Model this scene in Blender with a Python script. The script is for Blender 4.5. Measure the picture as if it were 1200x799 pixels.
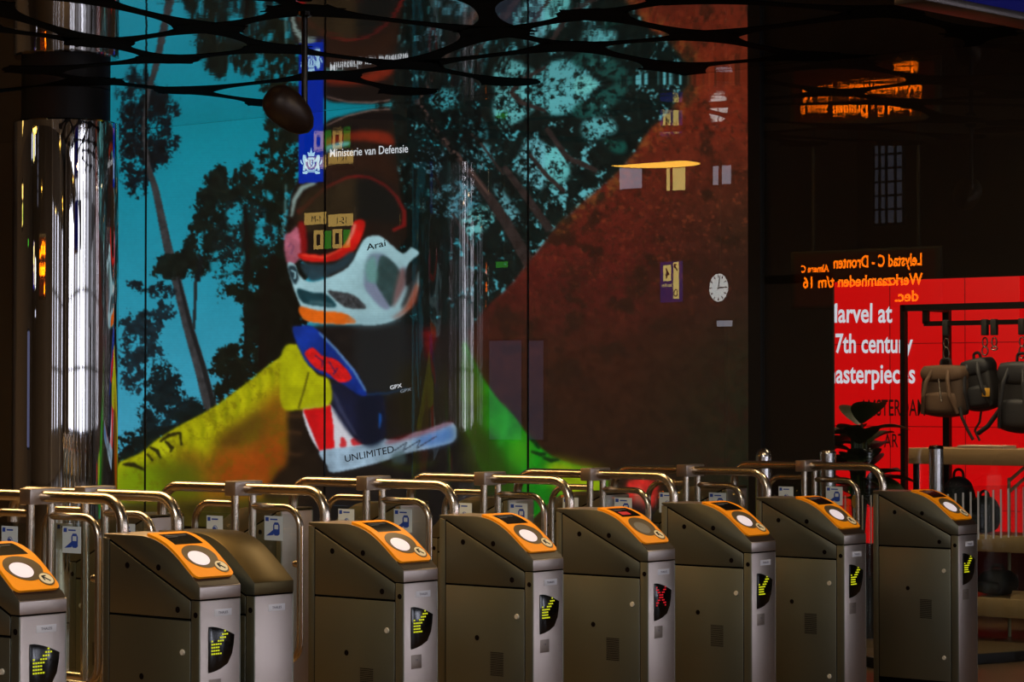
import bpy, bmesh, math, random
import numpy as np
from mathutils import Vector, Matrix
random.seed(5)
for o in list(bpy.data.objects): bpy.data.objects.remove(o, do_unlink=True)
SC = bpy.context.scene
COL = SC.collection
PI = math.pi

# ------------------------------------------------------------------ camera, world, light, exposure
YAW, PITCH, FPX, HC = math.radians(50.372), math.radians(1.24), 2932.7, 1.54
cam = bpy.data.cameras.new('camera'); cam.sensor_width = 36.0; cam.lens = 36.0*FPX/1200.0
cam.clip_start = 0.05; cam.clip_end = 200
co = bpy.data.objects.new('camera', cam); COL.objects.link(co)
co.location = (0, 0, HC); co.rotation_euler = (PI/2 + PITCH, 0, -YAW)
SC.camera = co
SC.view_settings.view_transform = 'Standard'; SC.view_settings.look = 'None'
SC.view_settings.exposure = 0.0; SC.view_settings.gamma = 1.0; SC.view_settings.use_curve_mapping = False
wd = bpy.data.worlds.new('world'); SC.world = wd; wd.use_nodes = True
wd.node_tree.nodes['Background'].inputs[0].default_value = (1.0, 0.8, 0.55, 1)
wd.node_tree.nodes['Background'].inputs[1].default_value = 0.02
WINDOW_POWER = 6.5        # daylight behind the south windows
def area(name, loc, size, power, color, rot=(0, 0, 0), sy=None):
    l = bpy.data.lights.new(name, 'AREA'); l.energy = power; l.color = color; l.size = size
    if sy: l.shape = 'RECTANGLE'; l.size_y = sy
    o = bpy.data.objects.new(name, l); COL.objects.link(o); o.location = loc; o.rotation_euler = rot
    return o
area('hall_ceiling_light', (7.0, 11.0, 6.2), 2.4, 760, (1.0, 0.64, 0.26), (0, 0, 0), 8.0)
area('low_ceiling_fill', (9.5, 7.2, HC+2.03), .35, 20, (1.0, 0.72, 0.38))  # added fill under the low ceiling, brightens the right-hand orange readers
area('low_ceiling_fill', (10.9, 5.9, HC+2.03), .35, 22, (1.0, 0.72, 0.38))  # second added fill for the same readers, no fitting built
area('hall_fill_light', (-1.5, 1.0, 6.3), 3.0, 900, (1.0, 0.92, 0.82))  # added fill from overhead that brightens gate labels and stickers
area('shop_ceiling_light', (13.75, 8.0, 3.4), .6, 75, (1.0, 0.78, 0.5), (0, 0, 0), 2.6)

# ------------------------------------------------------------------ geometry helpers
SY_, CY_ = math.sin(YAW), math.cos(YAW)
def ray(x, y):
    xc = (x-600)/FPX; yc = -(y-399.5)/FPX
    c, s = math.cos(PITCH), math.sin(PITCH)
    r, f, u = xc, c-yc*s, s+yc*c
    return r*CY_+f*SY_, -r*SY_+f*CY_, u
def at_x(x, y, X):                       # the point of the plane at X seen in direction (x, y)
    r = ray(x, y); k = X/r[0]
    return Vector((X, r[1]*k, HC+r[2]*k))
def at_z(x, y, Z):
    r = ray(x, y); k = (Z-HC)/r[2]
    return Vector((r[0]*k, r[1]*k, Z))
XW = 13.0                                # glass wall plane
HCEIL = HC + 2.054                       # low mirrored ceiling
def mirrored(x, y, d):                   # real place of something seen reflected in the glass wall
    r = ray(x, y); dep = r[0]*SY_+r[1]*CY_; k = d/dep
    return Vector((2*XW-r[0]*k, r[1]*k, HC+r[2]*k))

def lin(c):
    return tuple((v/12.92 if v <= .04045 else ((v+.055)/1.055)**2.4) for v in (q/255.0 for q in c))
MATS = {}
def mat(name, rgb, metal=0.0, rough=0.5, emit=None, es=1.0, bump=None, spec=None, vary=None, aniso=None):
    if name in MATS: return MATS[name]
    m = bpy.data.materials.new(name); m.use_nodes = True
    nt = m.node_tree; b = nt.nodes['Principled BSDF']
    b.inputs['Base Color'].default_value = (*lin(rgb), 1)
    b.inputs['Metallic'].default_value = metal; b.inputs['Roughness'].default_value = rough
    if spec is not None: b.inputs['Specular IOR Level'].default_value = spec
    if aniso:
        b.inputs['Anisotropic'].default_value = aniso
    if emit is not None:
        b.inputs['Emission Color'].default_value = (*lin(emit), 1); b.inputs['Emission Strength'].default_value = es
    if bump or vary:
        tc = nt.nodes.new('ShaderNodeTexCoord'); nz = nt.nodes.new('ShaderNodeTexNoise')
        mp = nt.nodes.new('ShaderNodeMapping'); nt.links.new(tc.outputs['Object'], mp.inputs[0]); nt.links.new(mp.outputs[0], nz.inputs['Vector'])
        if bump:
            sc, st, stretch = bump
            mp.inputs['Scale'].default_value = stretch; nz.inputs['Scale'].default_value = sc
            bp = nt.nodes.new('ShaderNodeBump'); bp.inputs['Strength'].default_value = st; bp.inputs['Distance'].default_value = 0.01
            nt.links.new(nz.outputs[0], bp.inputs['Height']); nt.links.new(bp.outputs[0], b.inputs['Normal'])
        if vary:
            sc, lo, hi = vary
            if not bump: nz.inputs['Scale'].default_value = sc
            mr = nt.nodes.new('ShaderNodeMapRange'); mr.inputs['To Min'].default_value = lo; mr.inputs['To Max'].default_value = hi
            nt.links.new(nz.outputs[0], mr.inputs['Value']); nt.links.new(mr.outputs[0], b.inputs['Roughness'])
    MATS[name] = m
    return m
def glass_mat(name, ior=1.5, tint=(1, 1, 1), rough=0.0):
    if name in MATS: return MATS[name]
    m = bpy.data.materials.new(name); m.use_nodes = True; nt = m.node_tree
    nt.nodes.clear()
    out = nt.nodes.new('ShaderNodeOutputMaterial'); mx = nt.nodes.new('ShaderNodeMixShader')
    tr = nt.nodes.new('ShaderNodeBsdfTransparent'); tr.inputs[0].default_value = (*tint, 1)
    gl = nt.nodes.new('ShaderNodeBsdfGlossy'); gl.inputs['Roughness'].default_value = rough
    fr = nt.nodes.new('ShaderNodeFresnel'); fr.inputs['IOR'].default_value = ior
    ge = nt.nodes.new('ShaderNodeNewGeometry')
    mu = nt.nodes.new('ShaderNodeMath'); mu.operation = 'SUBTRACT'; mu.inputs[0].default_value = 1
    nt.links.new(ge.outputs['Backfacing'], mu.inputs[1])
    m2 = nt.nodes.new('ShaderNodeMath'); m2.operation = 'MULTIPLY'
    nt.links.new(mu.outputs[0], m2.inputs[0]); nt.links.new(fr.outputs[0], m2.inputs[1])
    nt.links.new(m2.outputs[0], mx.inputs[0]); nt.links.new(tr.outputs[0], mx.inputs[1]); nt.links.new(gl.outputs[0], mx.inputs[2])
    nt.links.new(mx.outputs[0], out.inputs[0])
    MATS[name] = m
    return m

def emp(name, loc=(0, 0, 0), rz=0.0):
    o = bpy.data.objects.new(name, None); COL.objects.link(o); o.location = loc; o.rotation_euler = (0, 0, rz)
    o.empty_display_size = 0.1
    return o
def tag(o, label=None, cat=None, group=None, kind=None):
    if label: o['label'] = label
    if cat: o['category'] = cat
    if group: o['group'] = group
    if kind: o['kind'] = kind
    return o
class MB:
    """collects shapes into one mesh"""
    def __init__(s): s.bm = bmesh.new()
    def _mi(s, faces, mi):
        for f in faces: f.material_index = mi
    def box(s, x0, x1, y0, y1, z0, z1, bev=0.0, mi=0, M=None):
        t = bmesh.new()
        bmesh.ops.create_cube(t, size=1)
        for v in t.verts: v.co = Vector(((x0+x1)/2+v.co.x*(x1-x0), (y0+y1)/2+v.co.y*(y1-y0), (z0+z1)/2+v.co.z*(z1-z0)))
        if bev: bmesh.ops.bevel(t, geom=t.edges[:], offset=bev, segments=2, profile=.5, affect='EDGES')
        return s._merge(t, mi, M)
    def _merge(s, t, mi=0, M=None):
        if M is not None: bmesh.ops.transform(t, matrix=M, verts=t.verts[:])
        bmesh.ops.recalc_face_normals(t, faces=t.faces[:])
        mp = {v: s.bm.verts.new(v.co) for v in t.verts}
        for f in t.faces:
            try:
                g = s.bm.faces.new([mp[v] for v in f.verts]); g.material_index = mi if mi is not None else f.material_index
            except ValueError: pass
        t.free(); return s
    def prism(s, pts, plane, a0, a1, bev=0.0, mi=0, M=None):
        """outline in a plane ('yz','xz','xy') pushed from a0 to a1 along the third axis"""
        t = bmesh.new()
        def P(p, a):
            return {'yz': (a, p[0], p[1]), 'xz': (p[0], a, p[1]), 'xy': (p[0], p[1], a)}[plane]
        A = [t.verts.new(P(p, a0)) for p in pts]; B = [t.verts.new(P(p, a1)) for p in pts]
        n = len(pts)
        t.faces.new(A); t.faces.new(B[::-1])
        for i in range(n): t.faces.new((A[i], B[i], B[(i+1) % n], A[(i+1) % n]))
        bmesh.ops.recalc_face_normals(t, faces=t.faces[:])
        if bev:
            es = [e for e in t.edges if len(e.link_faces) == 2 and e.calc_face_angle(0) > 0.5]
            bmesh.ops.bevel(t, geom=es, offset=bev, segments=2, profile=.5, affect='EDGES')
        return s._merge(t, mi, M)
    def tube(s, path, r, n=12, mi=0, caps=True, closed=False, rads=None):
        P = [Vector(p) for p in path]; m = len(P)
        t = bmesh.new(); rings = []
        prev = None
        for i in range(m):
            if closed: d = P[(i+1) % m]-P[i-1]
            else: d = P[min(i+1, m-1)]-P[max(i-1, 0)]
            d.normalize()
            if prev is None:
                a = Vector((0, 0, 1)) if abs(d.z) < .9 else Vector((1, 0, 0))
                u = d.cross(a).normalized()
            else:
                u = prev-d*prev.dot(d); u.normalize()
            prev = u; w = d.cross(u)
            rr = rads[i] if rads else r
            rings.append([t.verts.new(P[i]+(u*math.cos(2*PI*k/n)+w*math.sin(2*PI*k/n))*rr) for k in range(n)])
        for i in range(m if closed else m-1):
            a, b = rings[i], rings[(i+1) % m]
            for k in range(n): t.faces.new((a[k], a[(k+1) % n], b[(k+1) % n], b[k]))
        if caps and not closed: t.faces.new(rings[0][::-1]); t.faces.new(rings[-1])
        return s._merge(t, mi)
    def lathe(s, prof, n=48, mi=0, M=None):
        t = bmesh.new(); rings = []
        for r, z in prof:
            if r < 1e-6: rings.append([t.verts.new((0, 0, z))])
            else: rings.append([t.verts.new((r*math.cos(2*PI*k/n), r*math.sin(2*PI*k/n), z)) for k in range(n)])
        for a, b in zip(rings, rings[1:]):
            if len(a) == 1 and len(b) == 1: continue
            for k in range(n):
                k2 = (k+1) % n
                if len(a) == 1: t.faces.new((a[0], b[k], b[k2]))
                elif len(b) == 1: t.faces.new((a[k], a[k2], b[0]))
                else: t.faces.new((a[k], a[k2], b[k2], b[k]))
        return s._merge(t, mi, M)
    def ellipsoid(s, c, r, mi=0, M=None, seg=20):
        t = bmesh.new(); bmesh.ops.create_uvsphere(t, u_segments=seg, v_segments=seg//2+2, radius=1)
        for v in t.verts: v.co = Vector((c[0]+v.co.x*r[0], c[1]+v.co.y*r[1], c[2]+v.co.z*r[2]))
        return s._merge(t, mi, M)
    def text(s, txt, o, u, v, size, sx=1.0, depth=0.001, mi=0, bold=0.0, align='LEFT'):
        """letters standing on the point o, running along u, upright along v"""
        cu = bpy.data.curves.new('t', 'FONT'); cu.body = txt; cu.size = size; cu.extrude = depth/2; cu.offset = bold
        cu.align_x = align; cu.resolution_u = 3
        ob = bpy.data.objects.new('t', cu); COL.objects.link(ob)
        dg = bpy.context.evaluated_depsgraph_get()
        me = bpy.data.meshes.new_from_object(ob.evaluated_get(dg))
        bpy.data.objects.remove(ob); bpy.data.curves.remove(cu)
        t = bmesh.new(); t.from_mesh(me); bpy.data.meshes.remove(me)
        u = Vector(u).normalized(); v = Vector(v).normalized(); w = u.cross(v)
        for q in t.verts:
            c = q.co.copy(); q.co = Vector(o)+u*c.x*sx+v*c.y+w*c.z
        return s._merge(t, mi)
    def build(s, name, mats, parent=None, loc=None, rz=None, smooth=True, ang=35):
        me = bpy.data.meshes.new(name); s.bm.to_mesh(me); s.bm.free()
        for m in (mats if isinstance(mats, (list, tuple)) else [mats]): me.materials.append(m)
        if smooth and len(me.polygons):
            me.polygons.foreach_set('use_smooth', [True]*len(me.polygons))
            me.set_sharp_from_angle(angle=math.radians(ang))
        o = bpy.data.objects.new(name, me); COL.objects.link(o)
        if parent: o.parent = parent
        if loc is not None: o.location = loc
        if rz is not None: o.rotation_euler = (0, 0, rz)
        return o
def kids(o): return [c for c in bpy.data.objects if c.parent == o]
def copy_tree(o, parent=None):
    c = o.copy(); COL.objects.link(c)
    if parent is not None: c.parent = parent
    for ch in kids(o): copy_tree(ch, c)
    return c
def bend(pts, r, n=6):
    """polyline with its inner corners rounded to radius r"""
    P = [Vector(p) for p in pts]; out = [P[0]]
    for i in range(1, len(P)-1):
        a = (P[i-1]-P[i]).normalized(); b = (P[i+1]-P[i]).normalized()
        h = a.angle(b)/2; d = r/math.tan(h)
        p0 = P[i]+a*d; p1 = P[i]+b*d; c = P[i]+(a+b).normalized()*(r/math.sin(h))
        va, vb = p0-c, p1-c; om = va.angle(vb)
        for k in range(n+1):
            t = k/n
            out.append(c+(va*math.sin((1-t)*om)+vb*math.sin(t*om))/math.sin(om))
    out.append(P[-1]); return out

# ------------------------------------------------------------------ materials
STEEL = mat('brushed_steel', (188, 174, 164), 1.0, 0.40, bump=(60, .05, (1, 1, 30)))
STEEL_SHADED = mat('brushed_steel_shaded', (136, 138, 126), 1.0, 0.42, bump=(60, .05, (1, 1, 30)))  # same steel in a darker tone, shade of the flanks put into colour
TUBE = mat('satin_tube_steel', (205, 192, 175), 1.0, 0.24)
CHROME = mat('polished_chrome', (215, 212, 210), 1.0, 0.025)
ORANGE = mat('orange_plastic', (255, 158, 0), 0.0, 0.45)
BLACKP = mat('black_plastic', (10, 9, 9), 0.0, 0.25)
BLACKM = mat('black_matt', (7, 6, 6), 0.0, 0.6)
BLACKG = mat('black_gloss', (6, 5, 5), 0.0, 0.06)
DARKTOP = mat('dark_cover_steel', (92, 80, 54), 1.0, 0.42)
RINGM = mat('grey_ring', (96, 84, 66), 0.3, 0.4)
WHITEL = mat('lit_white_target', (225, 220, 230), 0.0, 0.4, (225, 218, 232), 0.45)
GREYT = mat('unlit_grey_target', (120, 118, 112), 0.0, 0.4)
CREAM = mat('cream_button', (232, 222, 190), 0.0, 0.5)
LABELW = mat('label_white', (205, 205, 212), 0.0, 0.6)
LABELT = mat('label_ink', (70, 72, 90), 0.0, 0.6)
DISP = mat('display_black', (9, 8, 6), 0.0, 0.12)
LEDY = mat('led_yellow', (30, 30, 0), 0.0, 0.5, (205, 208, 22), .95)
LEDR = mat('led_red', (30, 0, 0), 0.0, 0.5, (215, 16, 32), .8)
SCRT = mat('reader_screen_text', (30, 30, 30), 0.0, 0.5, (120, 110, 100), 0.6)
SCRR = mat('reader_screen_red', (60, 5, 5), 0.0, 0.5, (200, 40, 40), 0.8)
HOLE = mat('screw_hole', (12, 5, 4), 0.0, 0.8, spec=0.05)
DARKREFL = mat('dark_reflection', (34, 24, 22), 0.0, 0.35)
SEAMSHADE = mat('seam_shade_black', (6, 5, 4), 0.0, 0.9, spec=0.02)  # black for the panel gaps, shade put in as colour
GAP = mat('vent_dark', (26, 22, 17), 0.5, 0.5)
PANE = glass_mat('clear_pane', 1.5, (.90, .95, .93))
WALLGLASS = glass_mat('wall_glass', 1.9, (.97, .97, .97))
SHOPGLASS = glass_mat('shop_glass', 2.0, (.95, .95, .95))
STICKW = mat('sticker_white', (196, 208, 215), 0.0, 0.6)
STICKB = mat('sticker_blue', (25, 65, 160), 0.0, 0.6)

# ------------------------------------------------------------------ setting: hall, ceiling, walls
def struct(name, mb, m, **k): return tag(mb.build(name, m, **k), kind='structure')
FLOOR = mat('polished_stone_floor', (84, 66, 46), 0.0, 0.28, vary=(1.5, .2, .42))
HALLW = mat('hall_wall_paint', (128, 108, 84), 0.0, 0.7)
HALLC = mat('hall_ceiling_paint', (40, 34, 28), 0.0, 0.8)
DAY = mat('daylight_glazing', (200, 210, 220), 0.0, 0.4, (235, 238, 255), WINDOW_POWER)
DAYS = [mat('daylight_glazing_%s' % n, (200, 210, 220), 0, .4, (235, 238, 255), WINDOW_POWER*f) for n, f in (('low', .35), ('high', 1.5), ('mid', .8), ('dim', .18))]
struct('floor', MB().box(-16, 40, -16, 26, -.2, 0), FLOOR)
struct('ceiling', MB().box(-16, 8.2, -16, 26, 6.5, 6.7).box(8.2, 8.35, -16, 26, HCEIL+.12, 6.5).box(8.2, 40, -16, 3, 6.5, 6.7), HALLC)
struct('wall_south', MB().box(-16, 40, -16.3, -16, 0, 6.7), HALLW)
struct('wall_west', MB().box(-16.3, -16, -16, 26, 0, 6.7), HALLW)
struct('wall_north', MB().box(-16, XW+.4, 26, 26.3, 0, 6.7), HALLW)
struct('wall_east', MB().box(40, 40.3, -16, 3, 0, 6.7).box(13.4, 40, 3, 3.3, 0, 6.7), HALLW)
k = 1
for x0 in (-7, -3.5, 0, 3.5, 7, 10.5, 14, 17.5, 21, 24.5, 28, 31.5, 35):
    w = MB(); w.box(x0, x0+2.4, -15.99, -15.95, .9, 5.2)
    w.box(x0-.06, x0+2.46, -15.99, -15.90, .8, .9, mi=1); w.box(x0-.06, x0+2.46, -15.99, -15.90, 5.2, 5.3, mi=1)
    for q in (0, .8, 1.6, 2.4): w.box(x0+q-.05, x0+q+.05, -15.99, -15.9, .9, 5.2, mi=1)
    for q in (2.0, 3.4): w.box(x0, x0+2.4, -15.99, -15.9, q, q+.07, mi=1)
    struct('window_%d' % k, w, [DAYS[k % 4], BLACKM]); k += 1

for y0 in (-13, -9.4, -5.8, -2.2, 1.4):  # unseen west windows, added to give the polished column more to reflect
    w = MB(); w.box(-15.99, -15.95, y0, y0+1.5, .9, 5.0)
    for q in (0, .5, 1.0, 1.5): w.box(-15.99, -15.9, y0+q-.05, y0+q+.05, .9, 5.0, mi=1)
    for q in (.85, 2.0, 3.4, 5.0): w.box(-15.99, -15.9, y0, y0+1.5, q, q+.07, mi=1)
    struct('window_%d' % k, w, [DAYS[3 if k % 2 else 0], BLACKM]); k += 1
PIL = mat('reflection_pillar', (150, 132, 108), 0, .6)
for n_, (x0, y0) in enumerate([(-8, -10), (-3, -11), (2, -11), (12, -11), (-10, -4), (-12, 4), (17, -11), (22, -10)]):  # unseen pillars added for streaks in the polished column's reflection
    struct('trim_%d' % (20+n_), MB().lathe([(0, 0), (.38, 0), (.38, 6.5), (0, 6.5)], 32), PIL, loc=(x0, y0, 0))

# low mirrored ceiling with its black lattice
def ceiling_mat():
    m = bpy.data.materials.new('mirror_ceiling'); m.use_nodes = True; nt = m.node_tree; b = nt.nodes['Principled BSDF']
    b.inputs['Base Color'].default_value = (.72, .72, .72, 1); b.inputs['Metallic'].default_value = 1; b.inputs['Roughness'].default_value = .03
    tc = nt.nodes.new('ShaderNodeTexCoord'); wv = nt.nodes.new('ShaderNodeTexNoise'); wv.inputs['Scale'].default_value = 5
    bp = nt.nodes.new('ShaderNodeBump'); bp.inputs['Strength'].default_value = .03; bp.inputs['Distance'].default_value = .02
    nt.links.new(tc.outputs['Object'], wv.inputs['Vector']); nt.links.new(wv.outputs[0], bp.inputs['Height']); nt.links.new(bp.outputs[0], b.inputs['Normal'])
    return m
struct('ceiling_1', MB().box(8.2, XW+4, 3, 24, HCEIL, HCEIL+.12), ceiling_mat())
NODES = dict(a=(118, 50), b=(245, 33), c=(355, 12), d=(196, 69), e=(323, 57), f=(478, 76), g=(215, 106), h=(388, 88), i=(580, 37),
             j=(695, 17), k=(670, 54), l=(825, 42), m=(1040, 13), n=(945, 66), l0=(-40, 30), l1=(40, 82), l2=(110, 95), l3=(-60, 112),
             r1=(320, 121), r2=(478, 107), r3=(598, 96), r4=(790, 78), r5=(320, -6), r6=(800, -2), r7=(1150, 39), r8=(1120, -8), r9=(990, 74),
             s1=(1075, 93), s2=(950, 105), s3=(1000, 104), s4=(1080, 123), s5=(1130, 66), s6=(1230, 60), s7=(1230, 20), s8=(880, 112), t1=(-30, 5), t2=(80, -6), t3=(200, -10), t4=(560, -8))
EDGES = ('l0a ab bc ad de be ef gh hf fi ik ij jl kf lm ln mr7 g-l2 d-l1 l1-l2 l2-l3 g-r1 h-r2 f-r3 k-r4 k-l n-r4 n-s5 c-r5 j-r6 m-r8 c-i n-r9 '
         'r9-s1 s2-s3 s3-s1 s3-s4 s1-s5 s5-r7 r7-s7 s5-s6 r4-s8 s8-s2 t1-a t2-b t4-i r6-m').split()
def enode(e):
    if '-' in e: return e.split('-')
    if e == 'l0a': return ['l0', 'a']
    if e == 'mr7': return ['m', 'r7']
    return [e[0], e[1]]
lat = MB(); PN = {n: at_z(p[0], p[1], HCEIL) for n, p in NODES.items()}
for e in EDGES:
    p, q = (PN[n] for n in enode(e)); d = (q-p); L = d.length; d.normalize(); s = Vector((-d.y, d.x, 0))
    N = 14; pts = []
    for i in range(N+1):
        t = i/N; w = .05+.19*abs(2*t-1)**2.6
        pts.append((p+d*L*t, w))
    A = [(c+s*w) for c, w in pts]+[(c-s*w) for c, w in pts[::-1]]
    lat.prism([(v.x, v.y) for v in A], 'xy', HCEIL-.003, HCEIL+.005)
for n, p in PN.items():
    lat.prism([(p.x+.20*math.cos(2*PI*i/16), p.y+.20*math.sin(2*PI*i/16)) for i in range(16)], 'xy', HCEIL-.0034, HCEIL+.005)
struct('trim_1', lat, mat('lattice_black', (7, 7, 9), 0.0, 0.9, spec=0.08))

# glass wall in panes in front of the video wall, black frame, dark glass bay and shop front
ysc = [at_x(x, 300, XW).y for x in (170, 380, 618, 878)]
dyp = (ysc[0]-ysc[3])/3
ys_l = ysc[0]+dyp
edges = [ysc[3]] + [ysc[2], ysc[1], ysc[0], ys_l, ys_l+dyp]
wi = 30
for a, b in zip(edges, edges[1:]):
    struct('window_%d' % wi, MB().box(XW, XW+.012, a+.004, b-.004, .05, HCEIL-.002), WALLGLASS); wi += 1
for n_, y_ in enumerate(edges[1:4]):
    struct('trim_%d' % (10+n_), MB().box(XW-.001, XW+.014, y_-.0035, y_+.0035, .05, HCEIL-.003), BLACKM)
struct('trim_2', MB().box(XW-.02, XW+.25, at_x(893, 300, XW).y, ysc[3]-.004, 0, HCEIL), BLACKM)
yA, yB = at_x(893, 300, XW).y, at_x(978, 420, XW+.05).y
struct('wall_dark_bay', MB().box(XW+.03, XW+.05, yB, yA, 0, at_x(977, 320, XW).z), mat('dark_bay_panel', (20, 16, 13), 0, .5))
zH = at_x(1100, 326, XW).z
struct('trim_3', MB().box(XW+.03, XW+.06, 3.3, yA, zH, HCEIL), mat('fascia_black', (14, 11, 9), 0, .5))
struct('window_%d' % wi, MB().box(XW, XW+.012, 6.4, yA-.002, .02, HCEIL-.002), SHOPGLASS)
struct('wall_video_back', MB().box(XW+.3, XW+.4, ysc[3], 26, 0, HCEIL), BLACKM)
struct('wall_left_bay', MB().box(XW+.05, XW+.28, at_x(103, 300, XW+.05).y, 26, 0, HCEIL), mat('bronze_panel', (86, 66, 38), .3, .5))
# shop box
SH = mat('shop_wall_dark', (34, 27, 22), 0, .8)
struct('wall_shop', MB().box(16.2, 16.4, 3.3, 10.2, 0, HCEIL).box(XW+.3, 16.4, 10.2, 10.4, 0, HCEIL).box(XW+.3, 16.4, 3.3, 3.5, 0, HCEIL), SH)

# ------------------------------------------------------------------ video wall picture
CX0, CY0, CW, CH = 126, 98, 764, 524
IMG = np.zeros((CH, CW, 3)); GX, GY = np.meshgrid(np.arange(CW)+CX0+.5, np.arange(CH)+CY0+.5)
RNG = np.random.RandomState(3)
def vnoise(cell):
    gw, gh = int(CW/cell)+3, int(CH/cell)+3
    g = RNG.rand(gh, gw); x = (GX-CX0)/cell; y = (GY-CY0)/cell
    xi = x.astype(int); yi = y.astype(int); fx = x-xi; fy = y-yi
    fx = fx*fx*(3-2*fx); fy = fy*fy*(3-2*fy)
    return (g[yi, xi]*(1-fx)+g[yi, xi+1]*fx)*(1-fy)+(g[yi+1, xi]*(1-fx)+g[yi+1, xi+1]*fx)*fy
def fbm(cell, octs=4, fall=.6):
    s = 0; a = 1; t = 0
    for k in range(octs):
        s = s+a*vnoise(max(cell/2**k, 1.2)); t += a; a *= fall
    s = s/t; return (s-s.min())/(s.max()-s.min())
def blur(m, r):
    if r < .5: return m
    n = int(r*2)+1; kx = np.exp(-.5*(np.arange(-n, n+1)/r)**2); kx /= kx.sum()
    p = np.pad(m, ((0, 0), (n, n)), 'edge'); m = sum(kx[i]*p[:, i:i+CW] for i in range(2*n+1))
    p = np.pad(m, ((n, n), (0, 0)), 'edge'); return sum(kx[i]*p[i:i+CH, :] for i in range(2*n+1))
def smooth_pts(P, n=5):
    P = np.array(P, float); m = len(P); out = []
    for i in range(m):
        a, b, c, d = P[i-1], P[i], P[(i+1) % m], P[(i+2) % m]
        for k in range(n):
            t = k/n; out.append(.5*((2*b)+(-a+c)*t+(2*a-5*b+4*c-d)*t*t+(-a+3*b-3*c+d)*t**3))
    return np.array(out)
def pmask(P, sm=True, feather=.8):
    P = smooth_pts(P) if sm else np.array(P, float)
    x0, y0 = np.maximum((P.min(0)-[CX0, CY0]).astype(int)-2, 0); x1, y1 = (P.max(0)-[CX0, CY0]).astype(int)+3
    x1, y1 = min(max(x1, x0+1), CW), min(max(y1, y0+1), CH)
    m = np.zeros((CH, CW)); sx, sy = GX[y0:y1, x0:x1], GY[y0:y1, x0:x1]
    ins = np.zeros(sx.shape, bool)
    for (ax, ay), (bx, by) in zip(P, np.roll(P, -1, 0)):
        if ay == by: continue
        c = ((ay > sy) != (by > sy)) & (sx < (bx-ax)*(sy-ay)/(by-ay)+ax); ins ^= c
    m[y0:y1, x0:x1] = ins
    return blur(m, feather)
def zm(P, ox, oy, s): return [(ox+x/s, oy+y/s) for x, y in P]
def put(m, c, a=1.0):
    global IMG
    c = np.array(c, float)
    if c.ndim == 1: c = c[None, None, :]
    IMG = IMG*(1-(m*a)[..., None])+c*(m*a)[..., None]
def shade(c, n, lo=.75, hi=1.25): return np.array(c, float)[None, None, :]*(lo+(hi-lo)*n)[..., None]
def poly(P, c, a=1.0, feather=.8, sm=True, nz=None, lo=.7, hi=1.3):
    m = pmask(P, sm, feather); put(m, shade(c, nz, lo, hi) if nz is not None else c, a)
def stroke(P, w, c, a=1.0, feather=.6, nz=None):
    P = np.array(P, float); n = len(P); w = np.interp(np.arange(n), np.linspace(0, n-1, len(np.atleast_1d(w))), np.atleast_1d(w))
    L, R = [], []
    for i in range(n):
        d = P[min(i+1, n-1)]-P[max(i-1, 0)]; d = d/np.hypot(*d); s = np.array([-d[1], d[0]])
        L.append(P[i]+s*w[i]/2); R.append(P[i]-s*w[i]/2)
    poly(L+R[::-1], c, a, feather, False, nz)
def leaves(P, c, dens, cell=14, feather=5, soft=.06, a=1.0):
    m = pmask(P, True, feather); n = fbm(cell, 5, .85); n = np.argsort(np.argsort(n.ravel())).reshape(n.shape)/n.size
    k = m*1.0+(dens-1)
    f = np.clip((k-(n*1.0-0.0)+0.0)/soft*.5+.5, 0, 1)*(m > .03)
    put(blur(f, .5), shade(c, fbm(7, 3), .5, 1.5), a)
N12 = fbm(11, 5, .85)
N6, N20, N50, N3 = fbm(6, 3), fbm(20, 4), fbm(50, 4), fbm(3, 2)
# sky
t = np.clip((GY-120)/380, 0, 1)[..., None]
IMG = np.array([4, 130, 148])*(1-t)+np.array([62, 160, 190])*t
u = np.clip((GX-430)/220, 0, 1)[..., None]
IMG = IMG*(1-u)+np.array([95, 178, 186])*u
IMG *= (.96+.06*N50)[..., None]
# far left trees
LT = (9, 22, 26)
A = lambda P: zm(P, 130, 100, 3.632)
B = lambda P: zm(P, 130, 330, 3.33)
leaves(A([(0, 40), (150, 30), (290, 50), (230, 110), (150, 150), (60, 150), (0, 120)]), LT, .84, 9, 7)
leaves(A([(40, 160), (140, 130), (215, 155), (292, 245), (250, 290), (255, 350), (180, 370), (130, 470), (60, 460), (40, 350)]), (10, 20, 26), .84, 9, 8)
leaves(A([(60, 220), (150, 190), (230, 210), (240, 330), (130, 330), (60, 310)]), (8, 14, 18), .84, 8, 7)
stroke([(167, 138), (173, 194), (182, 221), (189, 254), (196, 287), (206, 325), (220, 381), (235, 432), (248, 482)], [4, 6, 8, 9, 10, 11, 12, 14, 16], (52, 52, 54), nz=N6)
stroke([(209, 325), (223, 381), (239, 432), (252, 482)], [3, 4, 5, 5], (24, 26, 28))
stroke([(231, 300), (229, 340), (227.5, 386)], [4, 4, 3], (30, 36, 38))
leaves(A([(440, 345), (520, 335), (595, 340), (640, 430), (640, 560), (600, 799), (180, 799), (215, 740), (290, 690), (350, 570), (350, 500), (400, 430)]), (14, 22, 18), .92, 12)
leaves(A([(600, 300), (645, 235), (680, 140), (799, 170), (799, 320), (745, 560), (745, 640), (765, 799), (560, 799), (600, 560), (640, 420)]), (14, 20, 14), .88, 12)
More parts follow.
